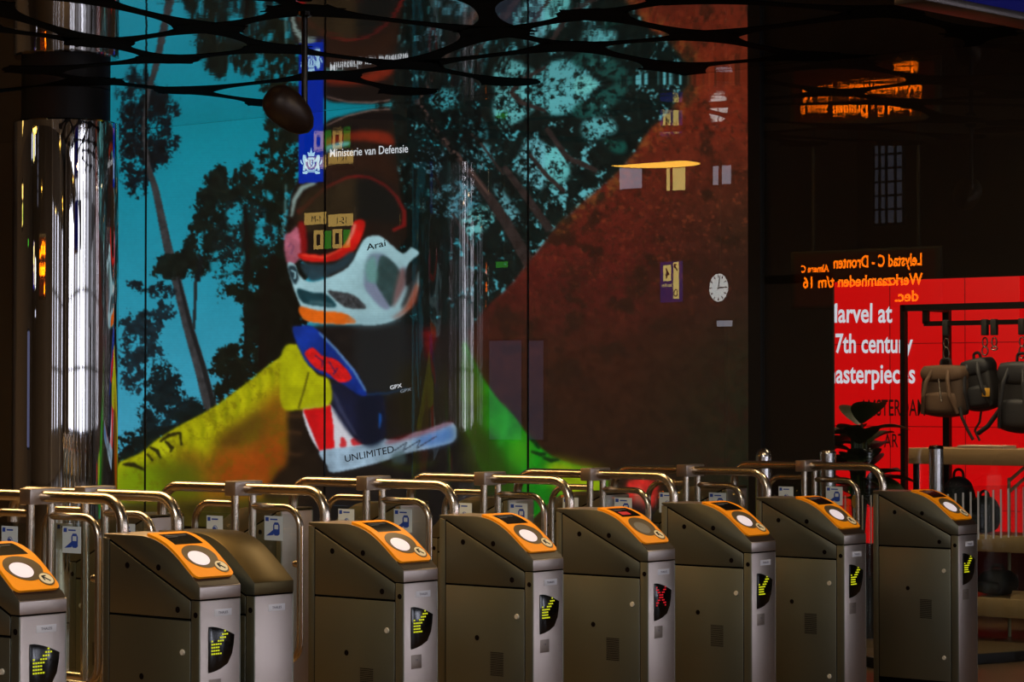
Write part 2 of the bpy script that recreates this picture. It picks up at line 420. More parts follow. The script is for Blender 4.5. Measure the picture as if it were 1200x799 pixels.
for P in ([(495, 520), (545, 500), (560, 560), (545, 610), (500, 600)], [(610, 520), (650, 530), (650, 600), (612, 590)], [(620, 610), (700, 600), (690, 660), (620, 680)],
          [(440, 710), (540, 690), (570, 740), (520, 799), (430, 799)], [(490, 640), (520, 620), (530, 680), (495, 690)], [(660, 450), (690, 470), (670, 490)]):
    poly(A(P), (30, 150, 172), .9, 1.5)
leaves(A([(430, 500), (660, 500), (700, 799), (430, 799)]), (16, 26, 26), .42, 9)
stroke([(287, 240), (291, 300), (288, 340), (290, 420)], [4, 5, 6, 7], (16, 14, 12))
stroke([(236, 300), (232, 330)], [5, 5], (16, 20, 22))
leaves(B([(40, 140), (130, 110), (230, 70), (250, 110), (190, 210), (215, 300), (150, 300), (130, 400), (100, 440), (40, 400)]), (18, 36, 44), .82, 9)
leaves(B([(20, 0), (140, 0), (240, 0), (250, 60), (150, 60)]), (14, 26, 32), .62, 9)
leaves(B([(180, 315), (230, 340), (275, 400), (260, 450), (340, 460), (360, 540), (120, 620), (145, 400)]), (10, 26, 30), .92, 9)
leaves(B([(30, 630), (90, 600), (180, 590), (240, 540), (380, 470), (400, 799), (30, 799)]), (8, 20, 20), .97, 9)
leaves(B([(500, 60), (440, 80), (460, 0), (730, -40), (760, 130), (720, 250), (600, 340), (560, 400), (430, 480), (395, 400), (400, 290), (450, 265), (500, 230), (520, 170)]), (13, 18, 12), .92, 12)
leaves(B([(590, -60), (760, -60), (740, 260), (590, 330), (560, 200)]), (12, 13, 9), .95, 15)
stroke(B([(640, -100), (600, 100), (590, 340)]), [8, 9, 10], (14, 11, 8))
# right-hand pines
D = lambda P: zm(P, 450, 90, 3.632)
RT = (11, 22, 20)
leaves([(452, 60), (560, 60), (720, 60), (830, 80), (790, 135), (735, 195), (650, 275), (600, 335), (545, 400), (470, 400), (470, 240), (455, 180)], RT, .89, 16, 4)
for P, c in (([(185, 60), (320, 55), (335, 95), (250, 145), (195, 115)], (60, 150, 160)), ([(490, 55), (600, 50), (660, 110), (600, 170), (510, 220), (465, 165)], (95, 178, 180)),
             ([(340, 290), (400, 262), (465, 330), (400, 395), (335, 340)], (70, 140, 150)), ([(50, 370), (112, 375), (105, 445), (50, 445)], (80, 155, 165)),
             ([(150, 310), (255, 320), (235, 405), (190, 455), (135, 390)], (100, 160, 180)), ([(615, 265), (690, 285), (790, 340), (705, 425), (655, 485), (590, 430), (560, 370)], (105, 180, 190)),
             ([(325, 595), (440, 550), (475, 600), (395, 680), (380, 715)], (100, 180, 180)), ([(465, 470), (500, 480), (585, 600), (540, 620)], (95, 160, 170)),
             ([(230, 480), (330, 440), (420, 500), (320, 600), (210, 590)], (70, 130, 145)), ([(110, 190), (170, 190), (160, 260), (110, 250)], (70, 150, 160)),
             ([(60, 440), (180, 440), (190, 560), (90, 560)], (40, 100, 105)), ([(0, 95), (60, 85), (40, 130), (0, 135)], (50, 150, 160)),
             ([(330, 180), (420, 190), (440, 270), (380, 240), (340, 220)], (50, 120, 130)), ([(620, 60), (799, 40), (799, 150), (700, 160), (640, 110)], (80, 165, 170))):
    m = pmask(D(P), True, 2.0); put(m*np.clip((N12-.30)*7, 0, 1), c, .95)
E2 = lambda P: zm(P, 640, 70, 3.196)
for P, c in (([(0, 20), (120, 20), (230, 70), (180, 110), (110, 180), (0, 190)], (90, 170, 175)), ([(140, 230), (240, 220), (260, 270), (150, 300)], (95, 180, 185)), ([(0, 320), (60, 350), (90, 430), (30, 480), (0, 450)], (100, 190, 190)),
             ([(100, 70), (200, 60), (180, 110), (120, 130)], (110, 200, 195)), ([(220, 300), (300, 310), (290, 350), (240, 340)], (20, 80, 70)), ([(100, 180), (240, 100), (330, 80), (230, 190), (130, 220)], (28, 78, 72))):
    m = pmask(E2(P), True, 2.0); put(m*np.clip((N12-.32)*7, 0, 1), c, .9)
leaves([(455, 60), (800, 60), (800, 130), (600, 320), (470, 400)], (12, 22, 20), .20, 9, 4)
leaves([(455, 130), (640, 100), (600, 320), (470, 400)], (10, 18, 17), .28, 5, 4)
for P, w in (([(483, 109), (513, 156), (541, 189), (571, 228), (593, 261), (620, 308)], [7, 8, 9, 11, 13, 15]), ([(596, 105), (610, 120), (640, 130)], [5, 6, 4]), ([(620, 180), (640, 205), (662, 225)], [4, 5, 5]),
             ([(590, 195), (620, 235), (645, 270)], [7, 9, 10]), ([(530, 250), (545, 275), (560, 310)], [3, 4, 4]), ([(640, 150), (665, 185), (700, 200)], [6, 7, 6]), ([(545, 150), (565, 170), (590, 205)], [3, 3, 3])):
    stroke(P, w, (44, 36, 34), nz=N6)
stroke([(486, 112), (516, 158), (544, 191), (573, 228)], [2, 3, 3, 3], (92, 66, 58), .8)
leaves([(470, 95), (560, 110), (560, 190), (500, 200), (460, 160)], (10, 15, 14), .55, 9, 4)
leaves([(462, 200), (520, 215), (530, 330), (480, 400), (462, 330)], (8, 15, 13), .8, 8, 4)
# heath slope
SL = [(885, 66), (850, 82), (828, 88), (809, 98), (784, 133), (762, 151), (743, 180), (721, 205), (696, 226), (671, 248), (649, 270), (620, 306), (600, 332), (570, 360), (548, 388), (545, 440), (600, 520), (640, 640), (900, 640), (900, 66)]
m = pmask(SL, False, 1.5)
yy = GY
r_ = np.interp(yy, [60, 150, 240, 330, 400, 480, 560, 620], [110, 100, 86, 76, 56, 44, 36, 32]); g_ = np.interp(yy, [60, 150, 330, 420, 560], [39, 34, 25, 26, 23]); b_ = np.interp(yy, [60, 330, 420, 560], [20, 20, 17, 14])
fx_ = np.clip((GX-730)/140, 0, 1)*np.clip((yy-150)/120, 0, 1)
r_ = r_*(1-.38*fx_); g_ = g_*(1+.06*fx_)
put(m, np.stack([r_, g_, b_], -1)*(.78+.44*fbm(9, 4))[..., None])
ln = np.clip((fbm(26, 5)-.62)*8, 0, 1)*m
put(blur(ln, .7), (36, 22, 15), .75)
for P in ([(700, 345), (760, 310), (850, 300), (880, 330), (800, 345), (745, 365)], [(640, 330), (700, 300), (720, 320), (660, 350)], [(740, 395), (800, 380), (820, 400), (760, 420)]):
    put(pmask(P, True, 8)*np.clip((N20-.25)*3, 0, 1), (44, 24, 16), .7)
edge = pmask([(809, 98), (784, 133), (762, 151), (743, 180), (721, 205), (696, 226), (671, 248), (649, 270), (660, 272), (690, 248), (730, 215), (760, 175), (800, 135), (822, 100)], True, 3)
put(m*np.clip((fbm(4, 3, .8)-.60)*9, 0, 1), (48, 26, 16), .6)
put(m*np.clip((fbm(5, 3, .8)-.66)*9, 0, 1)*np.clip((420-GY)/160, 0, 1), (140, 62, 34), .45)
put(edge*np.clip((N6-.4)*3, 0, 1), (150, 92, 38), .5)
put(edge*np.clip((N20-.62)*6, 0, 1), (34, 28, 18), .8)
# rider: torso and dark vest
poly([(345, 400), (430, 380), (520, 380), (548, 400), (560, 470), (580, 640), (330, 640), (340, 560)], (23, 20, 19), 1, 2.5, nz=N20)
poly([(420, 370), (470, 365), (480, 440), (450, 470), (420, 450)], (28, 32, 34), .8, 5)
poly([(470, 430), (530, 440), (520, 500), (470, 505)], (34, 30, 14), .7, 8)
# sleeve (near arm)
SLV = B([(25, 722), (70, 690), (120, 665), (190, 610), (270, 560), (330, 530), (400, 490), (470, 440), (560, 372), (620, 322), (680, 280), (712, 248), (735, 250), (760, 300), (799, 360), (830, 420), (820, 480), (745, 502), (700, 520), (690, 700), (640, 760), (580, 860), (25, 860)])
poly(SLV, (168, 166, 8), 1, 1, nz=N20, lo=.8, hi=1.2)
poly(B([(240, 720), (300, 650), (380, 690), (420, 600), (500, 560), (590, 500), (660, 470), (690, 560), (690, 860), (200, 860)]), (116, 74, 14), .95, 7, nz=N20)
poly(B([(420, 680), (520, 660), (610, 620), (680, 560), (690, 700), (640, 790), (430, 800)]), (150, 62, 12), .85, 9, nz=N50)
poly(B([(500, 540), (600, 480), (600, 560), (540, 620), (450, 640), (430, 600)]), (74, 52, 14), .75, 8)
poly(B([(590, 470), (680, 400), (720, 440), (740, 500), (690, 620), (640, 600)]), (134, 78, 14), .75, 9)
poly(B([(120, 720), (240, 690), (340, 720), (340, 860), (120, 860)]), (78, 94, 10), .8, 8)
poly(B([(25, 735), (120, 710), (180, 760), (200, 860), (25, 860)]), (112, 140, 10), .85, 6)
poly(B([(160, 640), (220, 610), (250, 640), (200, 680)]), (190, 196, 20), .8, 3)
for q in range(9):
    x = 300+q*45; y = 560-q*34
    stroke(B([(x, y), (x+18, y+50), (x+8, y+110)]), [2, 5, 1], (120, 126, 6), .55, 1.5)
    stroke(B([(x+20, y-8), (x+36, y+40), (x+30, y+90)]), [2, 4, 1], (196, 190, 20), .5, 1.5)
fold = fbm(13, 4, .8)
put(pmask(SLV, True, 1)*np.clip((fold-.55)*5, 0, 1), (96, 84, 8), .45)
put(pmask(SLV, True, 1)*np.clip((.36-fold)*6, 0, 1)*np.clip((540-GY)/120, 0, 1), (205, 200, 40), .4)
for P in ([(45, 712), (90, 715), (132, 735)], [(150, 645), (180, 660), (195, 690)], [(210, 620), (240, 650), (232, 665)], [(190, 625), (225, 600), (270, 590), (275, 640)], [(140, 670), (165, 700)]):
    stroke(B(P), [2.5, 5, 2.5], (22, 20, 10), .9, .8)
poly(B([(690, 505), (742, 505), (799, 640), (830, 860), (600, 860), (650, 745), (690, 700)]), (28, 20, 14), .95, 3, nz=N20)
for y in (470, 520, 585, 670): stroke(B([(680, y), (745, y+6)]), [3, 3], (120, 74, 40), .45, 2)
stroke(B([(775, 345), (745, 420), (735, 500)]), [2, 2], (60, 54, 10), .8, .8)
poly([(126, 588), (345, 583), (345, 630), (126, 630)], (62, 52, 14), 1, 4, False, N20)
# neck brace, chest panel
Cc = lambda P: zm(P, 330, 360, 3.804)
poly(Cc([(95, 455), (215, 432), (330, 590), (375, 615), (300, 640), (170, 642)]), (206, 206, 214), 1, .8)
poly(Cc([(95, 456), (218, 434), (230, 520), (236, 632), (170, 642)]), (205, 16, 22), 1, .8, False, N20, .85, 1.15)
poly(Cc([(265, 580), (285, 590), (287, 622), (262, 628)]), (200, 30, 36), .9, .8)
poly(Cc([(310, 590), (335, 580), (362, 606), (320, 618)]), (200, 30, 36), .9, .8)
poly(Cc([(170, 642), (300, 622), (375, 612), (450, 588), (520, 590), (590, 560), (640, 548), (760, 512), (775, 590), (690, 622), (560, 650), (440, 690), (300, 725), (220, 735), (200, 700)]), (150, 176, 196), 1, .9, True, N20, .75, 1.2)
poly(Cc([(600, 580), (700, 545), (760, 530), (765, 590), (680, 620), (600, 610)]), (60, 104, 170), .8, 4)
poly(Cc([(490, 660), (540, 640), (555, 690), (500, 700)]), (60, 80, 80), .7, 2)
poly(Cc([(480, 590), (640, 545), (760, 505), (755, 520), (640, 565), (480, 610)]), (120, 26, 30), .6, 2)
stroke(Cc([(500, 640), (560, 600), (540, 640), (620, 590), (600, 630), (690, 575)]), [1.2, 1.2, 1.2, 1.2], (30, 34, 44), .9, .5)
stroke(Cc([(440, 690), (560, 720), (690, 690)]), [3, 6, 3], (50, 66, 16), .5, 3)
poly(Cc([(215, 340), (300, 350), (372, 388), (445, 388), (465, 520), (450, 590), (380, 614), (330, 590), (270, 520), (222, 430)]), (18, 24, 48), .97, 2, True, N20)
poly(Cc([(330, 410), (440, 400), (450, 520), (440, 600), (370, 605)]), (10, 18, 34), .9, 4)
stroke(Cc([(438, 470), (440, 500), (436, 540)]), [2, 3, 1], (20, 84, 170), .9, 1)
stroke(Cc([(230, 380), (260, 450), (330, 570)]), [4, 5, 3], (70, 74, 104), .6, 1.5)
stroke(Cc([(375, 388), (470, 384), (560, 360)]), [2, 2, 2], (24, 60, 100), .7, 1)
poly(Cc([(0, 208), (52, 165), (95, 232), (155, 298), (212, 325), (215, 432), (95, 452), (0, 440)]), (176, 178, 10), .96, 1.2, True, N20, .8, 1.15)
stroke(Cc([(120, 290), (100, 370), (75, 450)]), [2, 2, 2], (70, 64, 10), .85, .7)
poly(Cc([(48, 100), (80, 84), (120, 80), (165, 105), (230, 170), (300, 250), (340, 300), (380, 388), (340, 388), (260, 335), (150, 282), (95, 222)]), (14, 44, 130), 1, 1, True, N20, .7, 1.3)
stroke(Cc([(165, 110), (240, 185), (320, 280), (376, 375)]), [2, 3, 3, 2], (110, 150, 190), .75, .9)
poly(Cc([(103, 208), (140, 180), (180, 215), (250, 238), (312, 312), (262, 336), (200, 290), (150, 270)]), (206, 24, 26), 1, .8, True, N6, .8, 1.2)
for P in ([(150, 215), (190, 245)], [(185, 235), (180, 270)], [(210, 240), (240, 290)], [(250, 270), (230, 300)]): stroke(Cc(P), [1.6, 1.6], (30, 30, 90), .7, .6)
poly(Cc([(630, 100), (690, 110), (680, 170), (655, 235), (640, 190)]), (112, 14, 16), .75, 3, True, N6)
# far arm
F_ = lambda P: zm(P, 530, 380, 3.63)
poly(F_([(45, 85), (80, 128), (130, 225), (200, 325), (262, 388), (322, 470), (380, 528), (450, 573), (552, 605), (640, 625), (660, 690), (600, 860), (330, 860), (200, 700), (120, 610), (80, 500), (45, 400)]), (24, 128, 22), 1, 1.2, True, N20, .75, 1.25)
poly(F_([(45, 85), (80, 128), (125, 225), (140, 330), (120, 470), (150, 610), (80, 500), (40, 400)]), (64, 72, 10), .9, 7, True, N20)
poly(F_([(60, 400), (140, 430), (240, 560), (300, 700), (250, 800), (80, 640)]), (40, 56, 12), .85, 9)
poly(F_([(430, 575), (560, 606), (650, 630), (640, 720), (560, 800), (440, 700), (400, 640)]), (146, 158, 12), .9, 6, True, N20)
poly(F_([(250, 500), (320, 480), (330, 560), (290, 620), (250, 570)]), (70, 150, 20), .7, 6)
stroke(F_([(215, 345), (235, 420), (200, 520)]), [4, 8, 4], (40, 170, 50), .6, 3)
for P in ([(325, 480), (350, 500), (370, 530)], [(335, 540), (380, 555), (400, 550)], [(385, 565), (420, 580), (455, 575)]): stroke(F_(P), [3, 5, 2.5], (10, 40, 14), .9, .8)
poly([(735, 566), (752, 560), (770, 566), (768, 590), (752, 602), (735, 592)], (196, 40, 34), .95, 2, True, N6)
poly([(744, 574), (752, 572), (754, 594), (744, 592)], (190, 110, 90), .7, 2)
poly([(722, 590), (770, 600), (775, 640), (700, 640)], (22, 22, 24), .9, 4)
# helmet
Hh = lambda P: zm(P, 310, 180, 3.632)
Gz = lambda P: zm(P, 340, 110, 5.0)
poly(Gz([(200, 185), (330, 128), (480, 93), (585, 88), (615, 250), (640, 560), (690, 760), (640, 900), (300, 1100), (0, 900), (-5, 640), (45, 500)]), (27, 19, 15), 1, 1.2, True, N50, .75, 1.25)
poly(Gz([(200, 180), (330, 126), (480, 92), (585, 88), (590, 200), (480, 210), (330, 225), (205, 262)]), (22, 17, 16), .9, 2)
stroke(Gz([(212, 185), (330, 130), (480, 95), (585, 90)]), [1.5, 2, 2, 1.5], (150, 120, 110), .6, .6)
poly(Gz([(205, 265), (330, 226), (480, 215), (580, 232), (605, 300), (480, 280), (350, 275), (205, 310)]), (122, 34, 18), .85, 2.2, True, N20)
poly(Gz([(205, 330), (215, 305), (280, 285), (345, 280), (345, 300), (300, 315), (205, 350)]), (92, 160, 165), .9, 1.2)
poly(Gz([(205, 350), (420, 330), (560, 330), (640, 540), (470, 450), (330, 470), (205, 520)]), (44, 24, 16), .8, 5)
stroke(Gz([(45, 700), (90, 660), (150, 600), (210, 550), (330, 492), (400, 482), (470, 492), (560, 540), (620, 600), (668, 690), (668, 770), (600, 800)]), [7, 5, 4, 3.5, 3.5, 3.5, 3.5, 4, 4, 5, 5, 4], (130, 22, 22), .85, 1)
stroke(Gz([(8, 720), (25, 620), (70, 550), (150, 520)]), [3, 5, 6, 4], (150, 176, 170), .85, 1.2)
poly(Gz([(45, 660), (120, 560), (210, 540), (390, 500), (390, 740), (205, 800), (45, 800)]), (46, 36, 22), .8, 3, True, N20)
poly(Gz([(400, 500), (560, 545), (650, 690), (600, 760), (470, 740), (400, 740)]), (17, 20, 19), .85, 4)
poly(Hh([(142, 300), (172, 300), (180, 415), (150, 425)]), (140, 18, 20), .9, 1.5)
poly(Hh([(82, 360), (110, 335), (142, 315), (152, 440), (98, 468)]), (184, 98, 118), .95, 1.2, True, N20)
stroke(Hh([(100, 400), (112, 380), (125, 395), (112, 430)]), [2, 2, 2, 2], (110, 60, 90), .7, .8)
poly(Hh([(150, 425), (255, 430), (330, 395), (365, 340), (380, 290), (420, 282), (425, 320), (385, 410), (320, 450), (230, 462), (160, 452)]), (200, 26, 20), 1, 1, True, N20, .75, 1.2)
stroke(Hh([(350, 390), (372, 340), (385, 300)]), [3, 4, 4], (214, 130, 110), .8, 1)
stroke(Hh([(160, 432), (250, 442), (330, 405)]), [2, 3, 2], (240, 90, 60), .6, 1)
WH = (158, 198, 206)
poly(Hh([(98, 470), (128, 470), (150, 520), (200, 545), (300, 515), (365, 470), (420, 370), (455, 350), (495, 352), (545, 392), (590, 425), (625, 400), (658, 425), (625, 455), (605, 490), (600, 560), (632, 540), (655, 500), (655, 570), (620, 655), (560, 705), (480, 728), (380, 726), (185, 712), (150, 640), (120, 560)]), WH, 1, .9, True, N50, .85, 1.12)
poly(Hh([(150, 470), (200, 540), (280, 515), (350, 480), (385, 430), (360, 420), (290, 470), (200, 470)]), (40, 62, 72), .95, 1.5, True, N20)
poly(Hh([(440, 440), (480, 425), (510, 432), (570, 492), (600, 480), (600, 560), (560, 620), (530, 655), (490, 640), (425, 560)]), (104, 118, 140), .9, 2)
poly(Hh([(505, 432), (575, 498), (560, 580), (535, 652), (475, 555), (480, 480)]), (44, 66, 66), 1, 1.2, True, N20)
poly(Hh([(430, 470), (470, 440), (480, 540), (440, 545)]), (96, 150, 140), .8, 2)
poly(Hh([(425, 560), (470, 560), (532, 655), (490, 650)]), (118, 126, 150), .9, 1.5)
poly(Hh([(575, 500), (600, 500), (600, 560), (545, 655)]), (112, 78, 74), .85, 2)
poly(Hh([(600, 500), (650, 470), (652, 540), (600, 650), (580, 650), (605, 580)]), (26, 26, 26), .9, 2)
poly(Hh([(640, 560), (655, 560), (640, 640), (580, 690), (540, 700), (600, 650)]), (136, 54, 30), .9, 2)
poly(Hh([(270, 586), (330, 590), (385, 605), (432, 655), (380, 660), (330, 645)]), (58, 60, 62), 1, 1, True, N3, .6, 1.4)
poly(Hh([(140, 575), (200, 590), (262, 598), (305, 650), (230, 648), (160, 632)]), (22, 58, 66), 1, 1, True, N20)
stroke(Hh([(190, 630), (240, 635), (290, 645)]), [4, 5, 3], (70, 104, 110), .7, 1.2)
poly(Hh([(148, 652), (230, 668), (340, 680), (382, 722), (185, 714)]), (214, 96, 18), 1, .9, True, N20, .85, 1.15)
poly(Hh([(360, 690), (480, 690), (590, 650), (560, 705), (480, 728), (385, 726)]), (124, 158, 168), .6, 4)
poly(Hh([(102, 480), (130, 480), (145, 530), (130, 555), (112, 530)]), (20, 36, 44), .9, 1)
stroke(Hh([(112, 495), (132, 505), (128, 535)]), [2, 2.4, 2], (150, 196, 206), .9, .7)
stroke(Hh([(-5+95, 130), (90, 250), (76, 345)]), [2, 3, 2], (90, 150, 155), .7, 1.2)
# ministry ribbon
poly([(350, 90), (379.5, 90), (379.5, 213), (350, 215)], (0, 38, 158), 1, .6, False)
stroke([(381.5, 120), (381.5, 170)], [1.5, 1.5], (90, 150, 170), .5, .6)
# pixel rows of the LED cabinets
IMG *= (1+.035*np.sin(GY*2*PI/2.9)*(.5+.5*N50))[..., None]*(.97+.06*N3)[..., None]
IMG = np.clip(IMG, 0, 255)
XS = XW+.05
yl, yr = at_x(104, 300, XS).y, ysc[3]+.004
NY, NZ = 760, 500; z0s, z1s = .55, HCEIL-.001
ya = np.linspace(yr, yl, NY); za = np.linspace(z0s, z1s, NZ)
YY, ZZ = np.meshgrid(ya, za)
fw = XS*SY_+YY*CY_; rt = XS*CY_-YY*SY_; up = ZZ-HC
cP, sP = math.cos(PITCH), math.sin(PITCH)
dep = fw*cP+up*sP; vv = -fw*sP+up*cP
px = 600+FPX*rt/dep-CX0-.5; py = 399.5-FPX*vv/dep-CY0-.5
px = np.clip(px, 0, CW-1.001); py = np.clip(py, 0, CH-1.001)
xi = px.astype(int); yi = py.astype(int); fx = (px-xi)[..., None]; fy = (py-yi)[..., None]
SMP = (IMG[yi, xi]*(1-fx)+IMG[yi, xi+1]*fx)*(1-fy)+(IMG[yi+1, xi]*(1-fx)+IMG[yi+1, xi+1]*fx)*fy
SMP = SMP/255.0
LINC = np.where(SMP <= .04045, SMP/12.92, ((SMP+.055)/1.055)**2.4)
nv = NY*NZ
V = np.stack([np.full(nv, XS), YY.ravel(), ZZ.ravel()], -1)
ii = (np.arange(NZ-1)[:, None]*NY+np.arange(NY-1)[None, :]).ravel()
FQ = np.stack([ii, ii+NY, ii+NY+1, ii+1], -1)
me = bpy.data.meshes.new('video_screen')
me.vertices.add(nv); me.vertices.foreach_set('co', V.ravel())
nf = len(FQ); me.loops.add(nf*4); me.polygons.add(nf)
me.loops.foreach_set('vertex_index', FQ.ravel().astype(np.int32))
me.polygons.foreach_set('loop_start', np.arange(0, nf*4, 4, dtype=np.int32)); me.polygons.foreach_set('loop_total', np.full(nf, 4, np.int32))
me.update(calc_edges=True)
ca = me.color_attributes.new('picture', 'FLOAT_COLOR', 'POINT')
ca.data.foreach_set('color', np.concatenate([LINC.reshape(-1, 3), np.ones((nv, 1))], 1).ravel().astype(np.float32))
ms = bpy.data.materials.new('led_picture'); ms.use_nodes = True; nt = ms.node_tree; b = nt.nodes['Principled BSDF']
at = nt.nodes.new('ShaderNodeAttribute'); at.attribute_name = 'picture'
b.inputs['Base Color'].default_value = (.005, .005, .005, 1); b.inputs['Roughness'].default_value = .5
nt.links.new(at.outputs['Color'], b.inputs['Emission Color']); b.inputs['Emission Strength'].default_value = 1.0
me.materials.append(ms)
scr = bpy.data.objects.new('video_screen', me); COL.objects.link(scr)
tag(scr, 'huge wall-high video screen showing a helmeted motocross rider among pine trees', 'screen')
MB().box(XS+.02, XS+.2, yr, yl, .5, HCEIL-.002).build('cabinet', BLACKM, scr)
LW = mat('screen_white', (10, 10, 10), 0, .5, (215, 220, 226), 1.0)
LWD = mat('screen_white_dim', (10, 10, 10), 0, .5, (140, 150, 160), 1.0)
LBK = mat('screen_dark_ink', (4, 6, 8), 0, .6)
LBL = mat('screen_pale_blue', (10, 10, 10), 0, .5, (170, 215, 240), 1.0)
def screen_text(name, txt, x0, y0, x1, y1, hpx, m, bold=0.0, X=XS-.004, parent=scr, stretch=True):
    a, b_ = at_x(x0, y0, X), at_x(x1, y1, X); dd = (a-b_).length
    h = abs(at_x(x0, y0-hpx, X).z-a.z)/.70
    u = (b_-a).normalized()
    # fit the run length
    probe = MB().text(txt, (0, 0, 0), (1, 0, 0), (0, 1, 0), h); w = max(v.co.x for v in probe.bm.verts); probe.bm.free()
    v = Vector((0, 0, 1))
    return MB().text(txt, a, u, v-u*v.dot(u), h, dd/w, .001, 0, bold*h).build(name, m, parent, smooth=False)
screen_text('lettering', 'Ministerie van Defensie', 386, 184, 478, 178.5, 9.5, LW, .003)
screen_text('lettering', 'Arai', 430, 293.5, 452, 288, 7.5, LBK, .008)
screen_text('lettering', 'UNLIMITED', 404, 541.5, 462, 530, 8, LBK, .001)
screen_text('lettering', 'GPX', 457, 456.5, 471, 453.5, 4.5, LW, .01)
screen_text('lettering', 'GPX', 469, 460.5, 482, 457.5, 3.5, LWD, .0)
# crest on the ribbon: crown, two lions, shield, scroll
Ez = lambda x, y: at_x(340+x/10, 140+y/10, XS-.004)
cr = MB()
def blob(P, th=.001):
    t = bmesh.new(); vs = [t.verts.new(Ez(x, y)) for x, y in P]; t.faces.new(vs)
    r = bmesh.ops.extrude_face_region(t, geom=t.faces[:]); bmesh.ops.translate(t, vec=(-th, 0, 0), verts=[v for v in r['geom'] if isinstance(v, bmesh.types.BMVert)])
    cr._merge(t)
blob([(215, 430), (280, 430), (292, 380), (262, 395), (250, 355), (247, 325), (243, 355), (232, 395), (203, 380)])
blob([(210, 455), (222, 445), (272, 445), (285, 455), (285, 470), (210, 470)])
blob([(212, 475), (226, 475), (226, 520), (240, 545), (226, 560), (212, 530)]); blob([(272, 475), (287, 475), (287, 530), (270, 560), (255, 545), (272, 520)])
blob([(236, 560), (248, 570), (262, 560), (248, 552)]); blob([(240, 470), (262, 490), (248, 500), (262, 520), (246, 535), (238, 510)])
for s in (1, -1):
    mx = lambda P: [(248+s*(x-248), y) for x, y in P][::s]
    blob(mx([(150, 425), (160, 412), (182, 420), (188, 450), (210, 480), (200, 500), (180, 490), (185, 530), (175, 600), (150, 600), (152, 560), (160, 520), (148, 470)]))
    blob(mx([(120, 480), (128, 470), (138, 500), (150, 520), (142, 530), (126, 510)])); blob(mx([(180, 530), (200, 560), (210, 585), (196, 592), (180, 560)]))
    blob(mx([(145, 615), (200, 600), (205, 625), (195, 640), (150, 636)]))
blob([(200, 600), (296, 600), (296, 582), (248, 592), (200, 582)]); blob([(205, 606), (291, 606), (291, 618), (205, 618)])
cr.build('crest', LBL, scr, smooth=False)

# ------------------------------------------------------------------ ticket gates
GW, GL = .2, .511
PROF = [(0, .863), (.02, .8808), (.04, .898), (.06, .9148), (.08, .931), (.10, .9472), (.12, .9625), (.14, .977), (.16, .990), (.18, 1.001), (.20, 1.0102), (.22, 1.018), (.24, 1.0243), (.26, 1.029), (.28, 1.0325), (.30, 1.0345), (.32, 1.035)]
py_ = np.array([p[0] for p in PROF]); pz_ = np.array([p[1] for p in PROF])
def ptop(y, h=0.0):
    z = np.interp(y, py_, pz_); d = (np.interp(y+.006, py_, pz_)-np.interp(y-.006, py_, pz_))/.012
    n = math.hypot(1, d); return (y-d/n*h, z+h/n)
def slab(mb, ys, lr, h0, h1, nx=8, mi=0):
    """a pad lying on the curved top: rows at depths ys, left and right ends lr(y), from height h0 to h1 over the surface"""
    t = bmesh.new(); T, Bt = [], []
    for y in ys:
        l, r = lr(y); rt, rb = [], []
        a, b = ptop(y, h1), ptop(y, h0)
        for k in range(nx+1):
            x = l+(r-l)*k/nx; rt.append(t.verts.new((x, *a))); rb.append(t.verts.new((x, *b)))
        T.append(rt); Bt.append(rb)
    n = len(ys)
    for i in range(n-1):
        for k in range(nx):
            t.faces.new((T[i][k], T[i][k+1], T[i+1][k+1], T[i+1][k])); t.faces.new((Bt[i][k], Bt[i+1][k], Bt[i+1][k+1], Bt[i][k+1]))
        t.faces.new((T[i][0], T[i+1][0], Bt[i+1][0], Bt[i][0])); t.faces.new((T[i][nx], Bt[i][nx], Bt[i+1][nx], T[i+1][nx]))
    for k in range(nx):
        t.faces.new((T[0][k], Bt[0][k], Bt[0][k+1], T[0][k+1])); t.faces.new((T[-1][k], T[-1][k+1], Bt[-1][k+1], Bt[-1][k]))
    return mb._merge(t, mi)
def rrect(x0, x1, y0, y1, r):
    ys = [y0+r*(1-math.cos(PI/2*i/6)) for i in range(7)]+list(np.linspace(y0+r, y1-r, 18)[1:-1])+[y1-r+r*math.sin(PI/2*i/6) for i in range(7)]
    def lr(y):
        e = max(y0+r-y, y-(y1-r), 0); q = r-math.sqrt(max(r*r-e*e, 0)); return x0+q, x1-q
    return ys, lr
def ell(xc, yc, rx, ry):
    ys = [yc-ry*math.cos(PI*i/20) for i in range(21)]
    def lr(y):
        q = rx*math.sqrt(max(1-((y-yc)/ry)**2, 0)); q = max(q, .0004); return xc-q, xc+q
    return ys, lr
D1, L1 = .0456, .475
def disc_side(mb, y, z, r, x, mi=0, th=.004):
    M = Matrix.Translation((x, y, z)) @ Matrix.Rotation(PI/2, 4, 'Y')
    return mb.lathe([(0, -th), (r, -th), (r, th), (0, th)], 12, mi, M)
ARROW = ["......#.", ".....###", "....###.", "#..###..", "#####...", "####....", "####....", "#####..."]
CROSS = ["#.....#.", "##...##.", ".##.##..", "..###...", "..###...", ".##.##..", "##...##.", "#.....#."]
def led(rows, m, parent):
    b = MB()
    for j, r in enumerate(rows):
        for i, c in enumerate(r):
            if c == '#': b.box(.052+i*.0104, .0580+i*.0104, -.0068, -.0045, .703-j*.0112-.0026, .703-j*.0112+.0026)
    return b.build('lit_arrow' if m is LEDY else 'lit_cross', m, parent, smooth=False)
